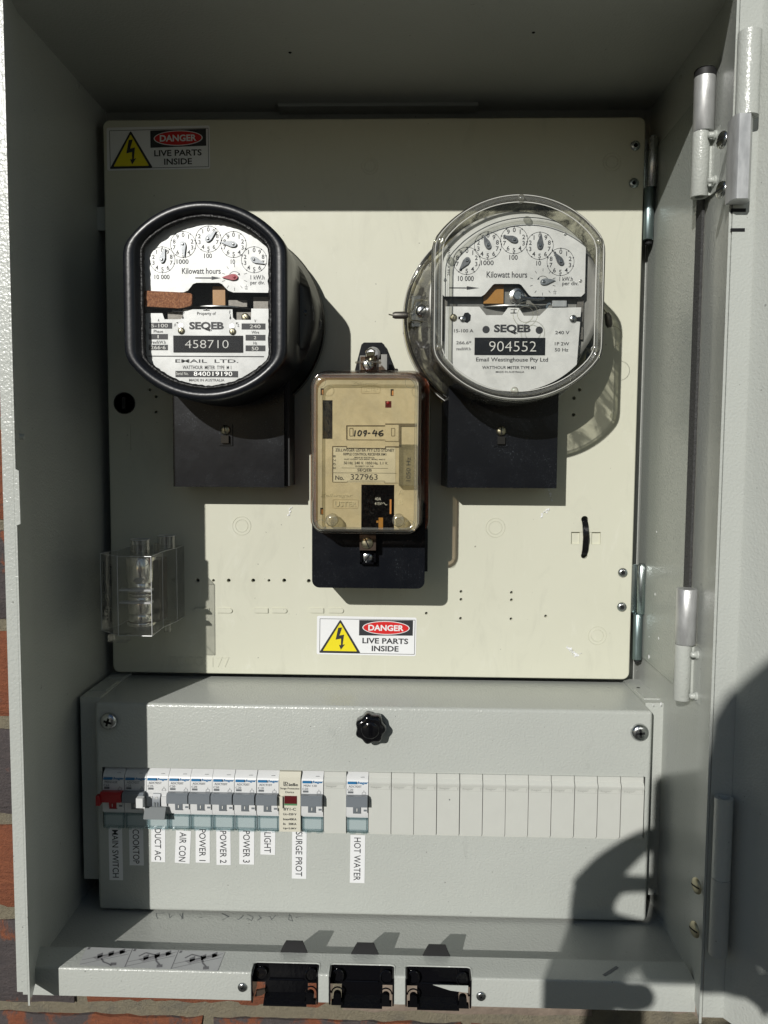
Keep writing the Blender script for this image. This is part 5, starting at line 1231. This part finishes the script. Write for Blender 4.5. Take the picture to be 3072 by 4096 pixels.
def mod_print(t, x, name, amp, top=True, surge=False):
    hw = W0/2; y = CY - .0035; s = lambda dz: 0
    # printed on the nearly upright strip under the rounded top
    yy = lambda f: (CY - .0034 - .0004*(f - .14)/.205)
    ik = Ink(); fb = .155
    ik.rect((x - .0040, yy(fb), zz(fb - .012)), .0066, .0016); ik.text(':hager', (x + .0042, yy(fb), zz(fb - .006)), .0086, .0026, bold=.03)
    ik.done('brand_lettering', M['blue'], t, .0003)
    ik = Ink(); ik.text(name, (x - .0017, yy(.205), zz(.208)), .0118 if len(name) > 7 else .0102, .0018); ik.text(amp, (x - .0055, yy(.26), zz(.262)), .0044, .0017)
    ik.rect((x - .0052, yy(.31), zz(.305)), .0042, .0016)
    ik.line((x + .0052, yy(.28), zz(.27)), (x + .0052, yy(.3), zz(.295)), .0003); ik.path([(x + .0042, yy(.3), zz(.30)), (x + .0064, yy(.3), zz(.30)), (x + .0068, yy(.33), zz(.335)), (x + .0036, yy(.33), zz(.335)), (x + .0042, yy(.3), zz(.30))], .00022)
    ik.text('6000', (x + .0040, CY - .0014, zz(.065)), .0030, .0007)
    ik.done('rating_lettering', M['inkgrey'], t, .0003)
    box('test_button', x - hw + .0010, x - .0006, CY - .0048, CY - .0034, zz(.160), zz(.128), M['blue'], t, bev=.0002)
proto = make_breaker('on')
names_ = [('MSN163R', 'C63'), ('ADC925T', 'C25'), ('ADC925T', 'C25'), ('ADC920T', 'C20'), ('ADC920T', 'C20'), ('ADC920T', 'C20'), ('ADC920T', 'C20'), ('ADC910T', 'C10'), None, ('MSN 120', 'C20'), None, ('ADC920T', 'C20')]
blabels = ['main switch breaker with the red toggle at the left end of the row', 'white breaker with grey toggle and small pale clip above the COOKTOP tag', 'switched-off white breaker with its light grey lever hanging down above the DUCT AC tag',
 'white breaker with grey toggle above the tilted AIR CON tag', 'white breaker with grey toggle just right of the one above AIR CON', 'white breaker with grey toggle midway between the AIR CON and LIGHT breakers', 'white breaker with grey toggle just left of the one above LIGHT', 'white breaker with grey toggle touching the left side of the cream surge module', None,
 'white breaker with grey toggle just right of the cream surge module', None, 'lone white breaker with grey toggle between blank covers above the HOT WATER tag']
for i in range(12):
    if names_[i] is None: continue
    xc = (xs[i] + xs[i+1]) / 2
    if i == 0: t = make_breaker('on', 'red', xc)
    elif i == 2: t = make_breaker('off', 'toggle', xc)
    else:
        t = copy_tree(proto); t.location.x = xc; WL[t.name] = Vector(t.location)
        t['label'] = ''
    t['label'] = blabels[i]
    mod_print(t, xc, *names_[i])
    if i == 1: box('locking_clip', xc + .0046, xc + .0098, CY - .0165, CY - .0120, zz(.52), zz(.36), M['white'], t, bev=.0014, seg=3)
    if i == 0: box('toggle_wing', xc - W0/2 - .0022, xc - W0/2 + .001, CY - .0130, CY - .0080, zz(.53), zz(.37), M['red'], t, bev=.0006)
for o in [proto] + list(proto.children_recursive): bpy.data.objects.remove(o)

# surge module
xc = (xs[8] + xs[9]) / 2; hw = (xs[9] - xs[8]) / 2 - .0002
sg = thing('surge_module', 'cream surge protective device with small red window between the LIGHT breaker and the next breaker', 'surge protector', (xc, CY, zz(1)))
prism('module_body', [(CY + .028, zz(1.0)), (CY - .0030, zz(1.0)), (CY - .0046, zz(.985)), (CY - .0048, zz(.36)), (CY - .0044, zz(.07)), (CY - .0010, zz(.0)), (CY + .028, zz(0))], xc - hw, xc + hw, M['cream2'], sg, ax=0, bev=.0003)
box('side_catch', xc - hw - .0004, xc - hw + .0030, CY - .0072, CY - .0040, zz(.565), zz(.375), M['cream2'], sg, bev=.0003)
box('status_window', xc - .0042, xc + .0056, CY - .0052, CY - .0046, zz(.505), zz(.375), M['dkred'], sg, bev=.0001)
box('status_window_edge', xc - .0042, xc + .0056, CY - .00515, CY - .0046, zz(.535), zz(.505), M['green'], sg)
ik = Ink(); k_ = MH / 44.9e-3
def st(s, dx, f, w, h, b=.02): ik.text(s, (xc + dx, CY - .0048, zz(f)), w, h, bold=b)
st('ielle', .0028, .185, .0072, .0024); ik.path([(xc - .0046, CY - .0048, zz(.135)), (xc - .0046, CY - .0048, zz(.205)), (xc - .0014, CY - .0048, zz(.205))], .0005); st('D', -.0026, .165, .0022, .0024)
st('Surge Protective', 0, .255, .0150, .0019, .01); st('Device', 0, .312, .0068, .0017, .01)
st('BY1-C', 0, .60, .0096, .0023); st('Uc~320 V', 0, .685, .0104, .0018); st('Imax40KA', 0, .77, .0104, .0018); st('In   20KA', 0, .85, .0104, .0018); st('Up<2.0KV', 0, .93, .0104, .0018)
ik.done('lettering', M['ink'], sg, .0001)

# blank covers
def make_blank(x):
    t = thing('blank_module', '', 'blank cover', (x, CY, zz(1)), 'plain blank covers in the cover slot')
    hw = .00865
    prof = [(CY + .020, zz(1.03)), (CY - .0012, zz(1.03)), (CY - .0012, zz(1.005)), (CY - .0020, zz(1.0)), (CY - .0034, zz(.985)), (CY - .0036, zz(.24)), (CY - .0036, zz(.19)), (CY - .0044, zz(.16)), (CY - .0043, zz(.125)), (CY - .0024, zz(.085)), (CY - .0014, zz(.07)), (CY - .0012, zz(-.01)), (CY + .020, zz(-.01))]
    prism('cover_plate', prof, x - hw, x + hw, M['blank'], t, ax=0, bev=.0002, smooth=40)
    ik = Ink(); ik.text(':hager', (x - .0030, CY - .00375, zz(.215)), .0086, .0020, bold=.01); o = ik.done('embossed_brand', M['emb'], t, .0001)
    box('raised_mark', x + .0022, x + .0072, CY - .0041, CY - .0034, zz(.235), zz(.195), M['blank'], t, bev=.0001)
    ik = Ink(); ik.line((x - .0085, CY - .0037, zz(.247)), (x + .0085, CY - .0037, zz(.247)), .0002); ik.done('fine_line', M['emb'], t, .0001)
    return t
M['emb'] = simple('module_relief_shade', (.40, .41, .38), .5)  # darker than the blanks, standing in for shade on the moulded brand
order = [10] + list(range(12, 24))
blab = {10: 'blank cover standing alone between two white breakers left of the HOT WATER breaker', 12: 'first blank cover right of the HOT WATER breaker', 13: 'second blank cover right of the HOT WATER breaker', 14: 'third blank cover right of the HOT WATER breaker', 15: 'fourth blank cover right of the HOT WATER breaker with a small dark speck',
 16: 'fifth blank cover right of the HOT WATER breaker', 17: 'sixth blank cover right of the HOT WATER breaker, in the middle of the blank run', 18: 'sixth blank cover counted from the right end of the row', 19: 'fifth blank cover counted from the right end of the row', 20: 'fourth blank cover counted from the right end of the row',
 21: 'third blank cover counted from the right end of the row', 22: 'second blank cover from the right end of the row', 23: 'last blank cover at the right end of the row, touched by the hand shadow'}
b0 = None
for i in order:
    xc = (xs[i] + xs[i+1]) / 2
    if b0 is None: t = b0 = make_blank(xc)
    else: t = copy_tree(b0); t.location.x = xc; WL[t.name] = Vector(t.location)
    t['label'] = blab[i]
    if i == 15: lathe('dark_speck', at(1798, 3199, CY - .0037), [(.0006, 0), (.0004, .0002)], M['inkgrey'], t, n=6)

# =================================================================== NAME TAGS
tags = [('MAIN SWITCH', 434, 3308, 492, 3521, 0), ('COOKTOP', 516, 3309, 575, 3462, 0), ('DUCT AC', 604, 3306, 662, 3448, -.8), ('AIR CON', 701, 3322, 762, 3453, -3), ('POWER 1', 782, 3309, 840, 3451, -.5), ('POWER 2', 865, 3315, 923, 3460, 0),
        ('POWER 3', 957, 3315, 1017, 3458, -.5), ('LIGHT', 1042, 3321, 1101, 3419, -.8), ('SURGE PROT', 1168, 3316, 1226, 3515, -.5), ('HOT WATER', 1401, 3340, 1459, 3532, -.6)]
TL = {'MAIN SWITCH': 'long white MAIN SWITCH tag at the shaded left end below the breakers', 'COOKTOP': 'white COOKTOP tag lying in shade beside the shadow edge', 'DUCT AC': 'white DUCT AC tag at the shadow edge below the hanging lever', 'AIR CON': 'slightly tilted white AIR CON tag in the sun',
 'POWER 1': 'white POWER tag standing next to the tilted AIR CON tag', 'POWER 2': 'white POWER tag with another POWER tag on either side', 'POWER 3': 'white POWER tag standing next to the short LIGHT tag', 'LIGHT': 'shortest white tag, reading LIGHT', 'SURGE PROT': 'long white SURGE PROT tag below the cream module', 'HOT WATER': 'long white HOT WATER tag, rightmost of all the tags'}
for s, u0, v0, u1, v1, rot in tags:
    y = CY - .0002
    a = at(u0, v0, y); b_ = at(u1, v1, y); c = (a + b_) / 2; w_ = b_.x - a.x; h_ = a.z - b_.z
    t = thing('name_tag', TL[s], 'label', (c.x, y, c.z), 'white circuit name tags')
    R_ = Matrix.Rotation(math.radians(-rot), 3, 'Y'); rt = R_ @ Vector((1, 0, 0)); up = R_ @ Vector((0, 0, 1))
    bm = bmesh.new(); q = [c + rt*sx*w_/2 + up*sz*h_/2 + Vector((0, d, 0)) for d in (-.0001, .00015) for sx, sz in ((-1,-1),(1,-1),(1,1),(-1,1))]
    q = [bm.verts.new(p) for p in q]
    for f in ((0,1,2,3),(7,6,5,4),(0,4,5,1),(1,5,6,2),(2,6,7,3),(3,7,4,0)): bm.faces.new([q[i] for i in f])
    bmo('paper', bm, M['sticker'], t)
    ik = Ink(); L = h_ * (.90 if len(s) > 5 else .84)
    ik.text(s, c + rt * w_ * -.02, L, w_ * .46, right=-up, up=rt, bold=.004); ik.done('lettering', M['ink'], t, .0002)

# =================================================================== GLAND TRAY AND CABLE CLIPS
TY0, TY1 = -.160, -.137      # front face, back edge
TZ1, TZ0 = -.1630, -.1832
tray = thing('front_channel', 'folded grey steel channel with three cut-outs along the bottom front of the cabinet', 'channel', (.23, TY0, TZ0))
cuts = []
for (ua, ub, va) in ((1003, 1274, 3850), (1314, 1578, 3860), (1620, 1888, 3870)):
    cuts.append((at(ua, 3930, TY0).x, at(ub, 3930, TY0).x))
xL, xR = XL + .0004, XRF + .006
ytc = at(1140, 3849, TZ1, 2).y       # how far the notches run into the top
segs = []; x = xL
for a, b2 in cuts: segs.append((x, a, True)); segs.append((a, b2, False)); x = b2
segs.append((x, xR, True))
rb = .0014
fprof = [(TY0 + .0012, TZ0), (TY0, TZ0), (TY0, TZ1 - rb)] + [(TY0 + rb - rb*math.cos(math.radians(a)), TZ1 - rb + rb*math.sin(math.radians(a))) for a in (22, 45, 68)] + [(TY0 + rb, TZ1), (ytc, TZ1), (ytc, TZ1 - .0012), (TY0 + .0016, TZ1 - .0014)]
for a, b2, full in segs:
    if full: prism('channel_front', fprof, a, b2, M['paint'], tray, ax=0, smooth=50)
box('channel_top', xL, xR, ytc, TY1, TZ1 - .0012, TZ1, M['paint'], tray, bev=0)
for a, b2 in cuts:
    tube('rolled_edge', [(a - .0002, TY0 + .0005, TZ0 + .0002), (a - .0002, TY0 + .0005, TZ1 - .0008), (a - .0002, TY0 + .0018, TZ1 - .0002), (a - .0002, ytc - .0022, TZ1 - .0002), (a + .0008, ytc - .0006, TZ1 - .0002), (a + .0026, ytc, TZ1 - .0002), (b2 - .0026, ytc, TZ1 - .0002), (b2 - .0008, ytc - .0006, TZ1 - .0002), (b2 + .0002, ytc - .0022, TZ1 - .0002), (b2 + .0002, TY0 + .0018, TZ1 - .0002), (b2 + .0002, TY0 + .0005, TZ1 - .0008), (b2 + .0002, TY0 + .0005, TZ0 + .0002)], .0006, M['paint'], tray, n=6)
box('channel_back', xL, xR, TY1 - .0012, TY1, TZ0 + .002, TZ1 - .0012, M['paint'], tray)
for u, v in ((970, 3948), (1924, 3984)):
    c = at(u, v, TY0); slot_head(c, .0033, M['chrome'], tray, cross=True, ang=.4, h=.0016, w=.25)
# slanted slot pressed in the top
a = at(2415, 3903, TZ1, 2); b_ = at(2470, 3868, TZ1, 2); d_ = (b_ - a).normalized(); n_ = Vector((-d_.y, d_.x, 0)) * .0012
mesh('pressed_slot', [a + n_ + Vector((0,0,.0002)), b_ + n_ + Vector((0,0,.0002)), b_ - n_ + Vector((0,0,.0002)), a - n_ + Vector((0,0,.0002))], [(0,1,2,3)], M['recess2'] if 'recess2' in M else M['inkgrey'], tray)
# the floor strip behind the channel: scribbled pencil marks near the cover
ik = Ink(); rnd = random.Random(8); 
def fl(u, v): p = at(u, v, ZF + .0002, 2); return p
for u in (640, 690, 735, 810, 900, 960, 1000, 1045, 1090, 1165, 1195):
    pts = [fl(u + rnd.uniform(-18, 18), 3650 + (u-640)*.018 + rnd.uniform(-4, 26)) for _ in range(4)]
    for p, q in zip(pts, pts[1:]): ik.line(p, q, .00035, nrm=(0, 0, 1))
for v_i in ik.v: v_i.z = ZF + .0002
tag(ik.done('pencil_scribble', M['inkgrey'], cab, 0), kind='stuff')

# instruction strip on the channel top
c0, c1, c2, c3 = [at(u, v, TZ1 + .0003, 2) for u, v in ((347, 3788), (900, 3808), (870, 3885), (315, 3861))]
inst = thing('instruction_sticker', 'grey printed strip with three cable clip drawings on top of the front channel', 'sticker', ((c0 + c2)/2)[:])
def S_(u, v, d=0): p = c0*(1-u)*(1-v) + c1*u*(1-v) + c2*u*v + c3*(1-u)*v; p = p.copy(); p.z = TZ1 + .0003 + d; return p
mesh('backing', [S_(0,0), S_(1,0), S_(1,1), S_(0,1)], [(0,1,2,3)], M['strip'] if 'strip' in M else simple('strip_backing', (.46, .47, .47), .5), inst)
M['drawing'] = simple('drawing_line_grey', (.17, .17, .18), .6); M['drawing_tone'] = simple('drawing_tone_grey', (.31, .31, .32), .6)
class TopInk(Ink):
    def line(s, a, b, t): return Ink.line(s, a, b, t, nrm=(0, 0, 1))
tk = TopInk(); gk = TopInk()
for n in range(1, 3): tk.line(S_(n/3, 0, .0001), S_(n/3, 1, .0001), .0005)
for n in range(3):
    o_ = n / 3
    f = lambda x, y: S_(o_ + x/3, y, .0001)
    tk.line(f(.02, .72), f(.97, .10), .0004); tk.line(f(.02, .95), f(.97, .30), .0004)
    gk.poly([f(.22, .55), f(.80, .12), f(.92, .22), f(.34, .70)])
    for xx in (.30, .52, .74): tk.poly([f(xx, .40 - (xx-.3)*.6), f(xx + .10, .28 - (xx-.3)*.6), f(xx + .13, .50 - (xx-.3)*.6), f(xx + .04, .62 - (xx-.3)*.6)])
    tk.path([f(.42, .60), f(.50, .78), f(.62, .86), f(.70, .95)], .0011) if n == 0 else tk.path([f(.20, .40), f(.32, .20), f(.55, .30), f(.62, .62), f(.72, .80)], .0012)
    tk.poly([f(.66, .80), f(.78, .78), f(.80, .92), f(.68, .95)])
    tk.poly([f(.04, .02), f(.09, .02), f(.08, .14), f(.03, .14)])
tk.done('drawing_lines', M['drawing'], inst, 0); gk.done('drawing_tone', M['drawing_tone'], inst, -.0001)

# black plastic cable clips in the cut-outs
clips = []
for n, ((a, b2), (ut0, ut1, vt, vb)) in enumerate(zip(cuts, ((1145, 1211, 3762, 3811), (1429, 1496, 3770, 3820), (1715, 1782, 3777, 3828)))):
    xm = (a + b2) / 2
    lab = ['left black cable clip with a broken lower left catch', 'middle black cable clip in the front channel', 'right black cable clip with a pale chip missing near its lower right'][n]
    t = thing('cable_clip', lab, 'cable clip', (xm, TY0, TZ0 - .004), 'black cable clips in the front channel')
    w_ = b2 - a - .0008; x0, x1 = a + .0004, b2 - .0004
    zc0 = TZ0 - .0030
    # tray-shaped back plate, tilted
    yb0, yb1 = ytc - .0005, TY0 + .010
    pr = [(yb0, TZ1 - .0004), (yb0, TZ1 - .0020), (yb1, TZ1 - .0060), (TY0 + .008, zc0 + .004), (TY0 + .0005, zc0), (TY0 + .0005, zc0 - .001), (TY0 + .0095, zc0 + .0020), (TY0 + .012, TZ1 - .0060), (yb0 + .0016, TZ1 - .0004)]
    prism('clip_plate', pr, x0 + .008 if n != 9 else x0, x1 - .008, M['black_gloss'], t, ax=0, bev=.0003)
    prism('clip_side_plate', [(yb0, TZ1 - .0004), (yb0, TZ1 - .0020), (yb1, TZ1 - .0060), (TY0 + .009, TZ0 + .0075), (TY0 + .0115, TZ0 + .0075), (TY0 + .012, TZ1 - .0060), (yb0 + .0016, TZ1 - .0004)], x0, x0 + .0079, M['black_gloss'], t, ax=0, bev=.0003)
    prism('clip_side_plate', [(yb0, TZ1 - .0004), (yb0, TZ1 - .0020), (yb1, TZ1 - .0060), (TY0 + .009, TZ0 + .0075), (TY0 + .0115, TZ0 + .0075), (TY0 + .012, TZ1 - .0060), (yb0 + .0016, TZ1 - .0004)], x1 - .0079, x1, M['black_gloss'], t, ax=0, bev=.0003)
    prism('clip_cheek', [(TY0 - .0006, TZ1 - .0015), (yb0, TZ1 - .0006), (yb0 + .004, TZ0), (TY0 - .0006, TZ0 - .0010)], x0, x0 + .0010, M['black_gloss'], t, ax=0)
    prism('clip_cheek', [(TY0 - .0006, TZ1 - .0015), (yb0, TZ1 - .0006), (yb0 + .004, TZ0), (TY0 - .0006, TZ0 - .0010)], x1 - .0010, x1, M['black_gloss'], t, ax=0)
    tube('front_rib', [(x0 + .011, TY0 + .0080, TZ1 - .0100), (x1 - .011, TY0 + .0080, TZ1 - .0100)], .0006, M['black_gloss'], t, n=6)
    for k, xk in enumerate((x0 + .0055, x1 - .0055)):
        lathe('round_boss', (xk, TY0 + .0065, TZ1 - .0052), [(.0042, -.003), (.0044, .0006), (.0038, .0010), (.0034, -.0006), (.0005, -.0006)], M['black_gloss'], t, axis=(0, -1, .35), n=26, smooth=50)
        if n == 0 and k == 0:
            prism('broken_catch', [(xk - .003, TZ0 + .004), (xk + .003, TZ0 + .0055), (xk + .0035, TZ0 + .003), (xk + .001, TZ0 + .001), (xk - .004, TZ0)], TY0 + .004, TY0 + .006, M['smoke_clip'], t)
            continue
        arch = [(xk + .0026*math.cos(a_), TZ0 + .0040 + .0026*math.sin(a_)) for a_ in [PI*i/10 for i in range(11)]] + [(xk - .0026, TZ0 + .0002), (xk - .0040, TZ0), (xk - .0040, TZ0 - .0022), (xk + .0040, TZ0 - .0022), (xk + .0040, TZ0), (xk + .0026, TZ0 + .0002)]
        prism('catch', arch, TY0 + .0005, TY0 + .0040, M['black_gloss'], t, bev=.0004)
        tubebm_ = bmesh.new(); tubebm(tubebm_, [(xk + .0041*math.cos(a_), TY0 + .005, TZ0 + .0038 + .0041*math.sin(a_)) for a_ in [PI*i/12 for i in range(13)]], .0005, 6); bmo('catch_arch', tubebm_, M['black_gloss'], t)
    # upright tongue standing behind the channel top
    yk = TY1 + .0012; A = at(ut0, vt, yk); B = at(ut1, vt, yk)
    zt_ = A.z; wb = (B.x - A.x) * .28
    tg_ = prism('upright_tongue', [(A.x, zt_), (B.x, zt_), (B.x + wb*.35, zt_ - .003), (B.x + wb*1.05, TZ1 - .0003), (B.x + wb*1.05, TZ1 - .006), (A.x - wb*1.3, TZ1 - .006), (A.x - wb*1.3, TZ1 - .0003), (A.x - wb*.55, zt_ - .003)], yk - .0012, yk + .0004, M['black_matte'], t, bev=.0004)
    if n == 2:
        prism('pale_chip', [(at(u_, v_, TY0 - .0008).x, at(u_, v_, TY0 - .0008).z) for u_, v_ in ((1732, 3940), (1873, 3944), (1872, 3972), (1800, 3962))], TY0 - .0008, TY0 - .0003, M['paint'], t)
# =================================================================== PHOTOGRAPHER (beyond the frame; casts the soft shadow at lower right)
def skin_chain(name, joints, edges, mat, parent, levels=2, root=0):
    me = bpy.data.meshes.new(name); me.from_pydata([j[0] for j in joints], edges, [])
    o = bpy.data.objects.new(name, me); COL.objects.link(o)
    sk_ = o.modifiers.new('s', 'SKIN'); sk_.use_smooth_shade = True
    for i, j in enumerate(joints):
        r_ = j[1]; me.skin_vertices[0].data[i].radius = r_ if isinstance(r_, tuple) else (r_, r_)
    me.skin_vertices[0].data[root].use_root = True
    sb = o.modifiers.new('b', 'SUBSURF'); sb.levels = levels; sb.render_levels = levels
    bpy.context.view_layer.update()
    nm = bpy.data.meshes.new_from_object(o.evaluated_get(bpy.context.evaluated_depsgraph_get()))
    vs = [v.co.copy() for v in nm.vertices]; fs = [list(p.vertices) for p in nm.polygons]
    bpy.data.objects.remove(o)
    return mesh(name, vs, fs, mat, parent, smooth=180)
per = thing('person', 'photographer in navy shirt holding a phone up to the cabinet, outside the frame', 'person', (.20, -1.17, -1.25))
J = []; Ed = []
def j(p, r, link=None):
    J.append((Vector(p), r)); 
    if link is not None: Ed.append((link, len(J) - 1))
    return len(J) - 1
pel = j((.22, -1.18, -.34), (.155, .11))
w1 = j((.22, -1.18, -.18), (.135, .10), pel); ch = j((.21, -1.17, .00), (.16, .11), w1); nk0 = j((.20, -1.17, .14), (.11, .075), ch)
nk = j((.18, -1.155, .24), .055, nk0); hd0 = j((.158, -1.14, .34), (.075, .085), nk); hd1 = j((.152, -1.14, .415), (.084, .095), hd0); hd2 = j((.152, -1.15, .478), (.055, .065), hd1)
for s, sx in ((-1, .02), (1, .38)):
    sh = j((sx, -1.165, .12), .058, nk0)
    if s < 0:
        el_ = j((-.02, -1.02, -.12), .043, sh); fa = j((.075, -.88, -.02), .040, el_); wr = j((.134, -.765, .062), (.040, .022), fa); pm = j((.132, -.738, .106), (.036, .018), wr)
        F = [[(.136, -.726, .142), (.160, -.714, .160), (.184, -.706, .174), (.206, -.704, .182)],
             [(.148, -.724, .136), (.164, -.714, .144), (.184, -.708, .142), (.204, -.706, .140)],
             [(.148, -.726, .118), (.162, -.716, .110), (.184, -.708, .103), (.206, -.706, .100)],
             [(.150, -.730, .092), (.172, -.722, .080), (.190, -.714, .072), (.204, -.710, .076)]]
        Tt = [(.138, -.752, .108), (.154, -.762, .116), (.174, -.757, .122), (.200, -.748, .126)]
    else:
        el_ = j((.47, -1.02, -.10), .043, sh); fa = j((.42, -.88, -.04), .040, el_); wr = j((.345, -.765, .035), .027, fa); pm = j((.312, -.735, .072), (.034, .020), wr)
        F = [[(.312, -.715, .118), (.322, -.700, .150), (.308, -.694, .176), (.276, -.694, .186)],
             [(.300, -.712, .108), (.304, -.696, .128), (.284, -.692, .136), (.262, -.692, .138)],
             [(.296, -.714, .092), (.292, -.698, .104), (.272, -.693, .110), (.254, -.693, .112)],
             [(.294, -.718, .078), (.286, -.702, .084), (.268, -.696, .088), (.252, -.695, .090)]]
        Tt = [(.300, -.752, .084), (.288, -.762, .104), (.272, -.755, .124), (.258, -.745, .136)]
    for f_ in F:
        l = pm
        for p, r_ in zip(f_, (.0150, .0125, .0092, .0085) if f_ is F[0] else (.0110, .0078, .0070, .0068) if f_ is F[1] else (.0130, .0120, .0105, .0095)): l = j(p, r_, l)
    l = pm
    for p, r_ in zip(Tt, (.0135, .0115, .0105, .009)): l = j(p, r_, l)
for sx in (.13, .31):
    hp = j((sx, -1.18, -.46), .085, pel); kn_ = j((sx - .005, -1.16, -.80), .055, hp); ak = j((sx, -1.18, -1.14), .038, kn_); tt = j((sx, -1.06, -1.20), (.04, .025), ak)
body = skin_chain('body', J, Ed, M['skin'], per)
def shell(name, test, grow, mat):
    src = body.data; off = WL[body.name]; nr = [v.normal.copy() for v in src.vertices]
    co = [v.co + off + nr[i] * grow for i, v in enumerate(src.vertices)]
    fs = [list(p.vertices) for p in src.polygons if test(src.vertices[p.vertices[0]].co + off)]
    use = sorted({i for f in fs for i in f}); mp = {a: b for b, a in enumerate(use)}
    return mesh(name, [co[i] for i in use], [[mp[i] for i in f] for f in fs], mat, per, smooth=180)
shell('shirt', lambda p: -.36 < p.z < .17 and p.y < -.86, .012, M['sleeve'])
shell('trousers', lambda p: p.z < -.30 and p.z > -1.14, .010, M['black_matte'])
shell('shoe', lambda p: p.z <= -1.13, .010, M['black_matte'])
shell('hair', lambda p: p.z > .415 + (p.y + 1.14) * .9 and p.z > .34 and p.y < -1.08, .010, M['black_matte'])
for sx in (-1, 1):
    e = Vector((.153 + sx*.030, -1.058, .402)); lathe('eye', e, [(.012, -.008), (.011, .002), (.005, .005), (.0003, .006)], M['sticker'], per, axis=(0, 1, 0), n=14); lathe('ear', (.153 + sx*.082, -1.14, .395), [(.022, 0), (.024, .006), (.012, .010)], M['skin'], per, axis=(sx, .2, 0), n=14)
loft('nose', [[(.147, -1.066, .412), (.159, -1.066, .412), (.153, -1.052, .412)], [(.136, -1.062, .372), (.170, -1.062, .372), (.153, -1.034, .374)]], M['skin'], per)
box('mouth', .133, .173, -1.058, -1.048, .346, .352, M['red'], per, bev=.002)
# phone, upright, lens just behind the camera position
ph = thing('phone', 'dark phone held upright in both hands in front of the cabinet, outside the frame', 'phone', (.24, -.698, .078))
prism('phone_body', [(p[0], p[2]) for p in rrect(.2355, .1515, .0775, .147, .010, 0)], -.7015, -.6940, M['phone'], ph, bev=.0012)
prism('screen', [(p[0], p[2]) for p in rrect(.2355, .1515, .072, .141, .008, 0)], -.7018, -.7014, M['glassblk'], ph)
prism('camera_bump', [(p[0], p[2]) for p in rrect(.257, .205, .034, .034, .008, 0)], -.6942, -.6925, M['phone'], ph, bev=.0005)
for dx, dz in ((0, -.011), (-.009, .006), (.009, .006)):
    lathe('lens', (.257 + dx, -.6925, .205 + dz), [(.0062, 0), (.006, .0012), (.0045, .0012), (.0002, .0008)], M['glassblk'], ph, axis=(0, 1, 0), n=20)
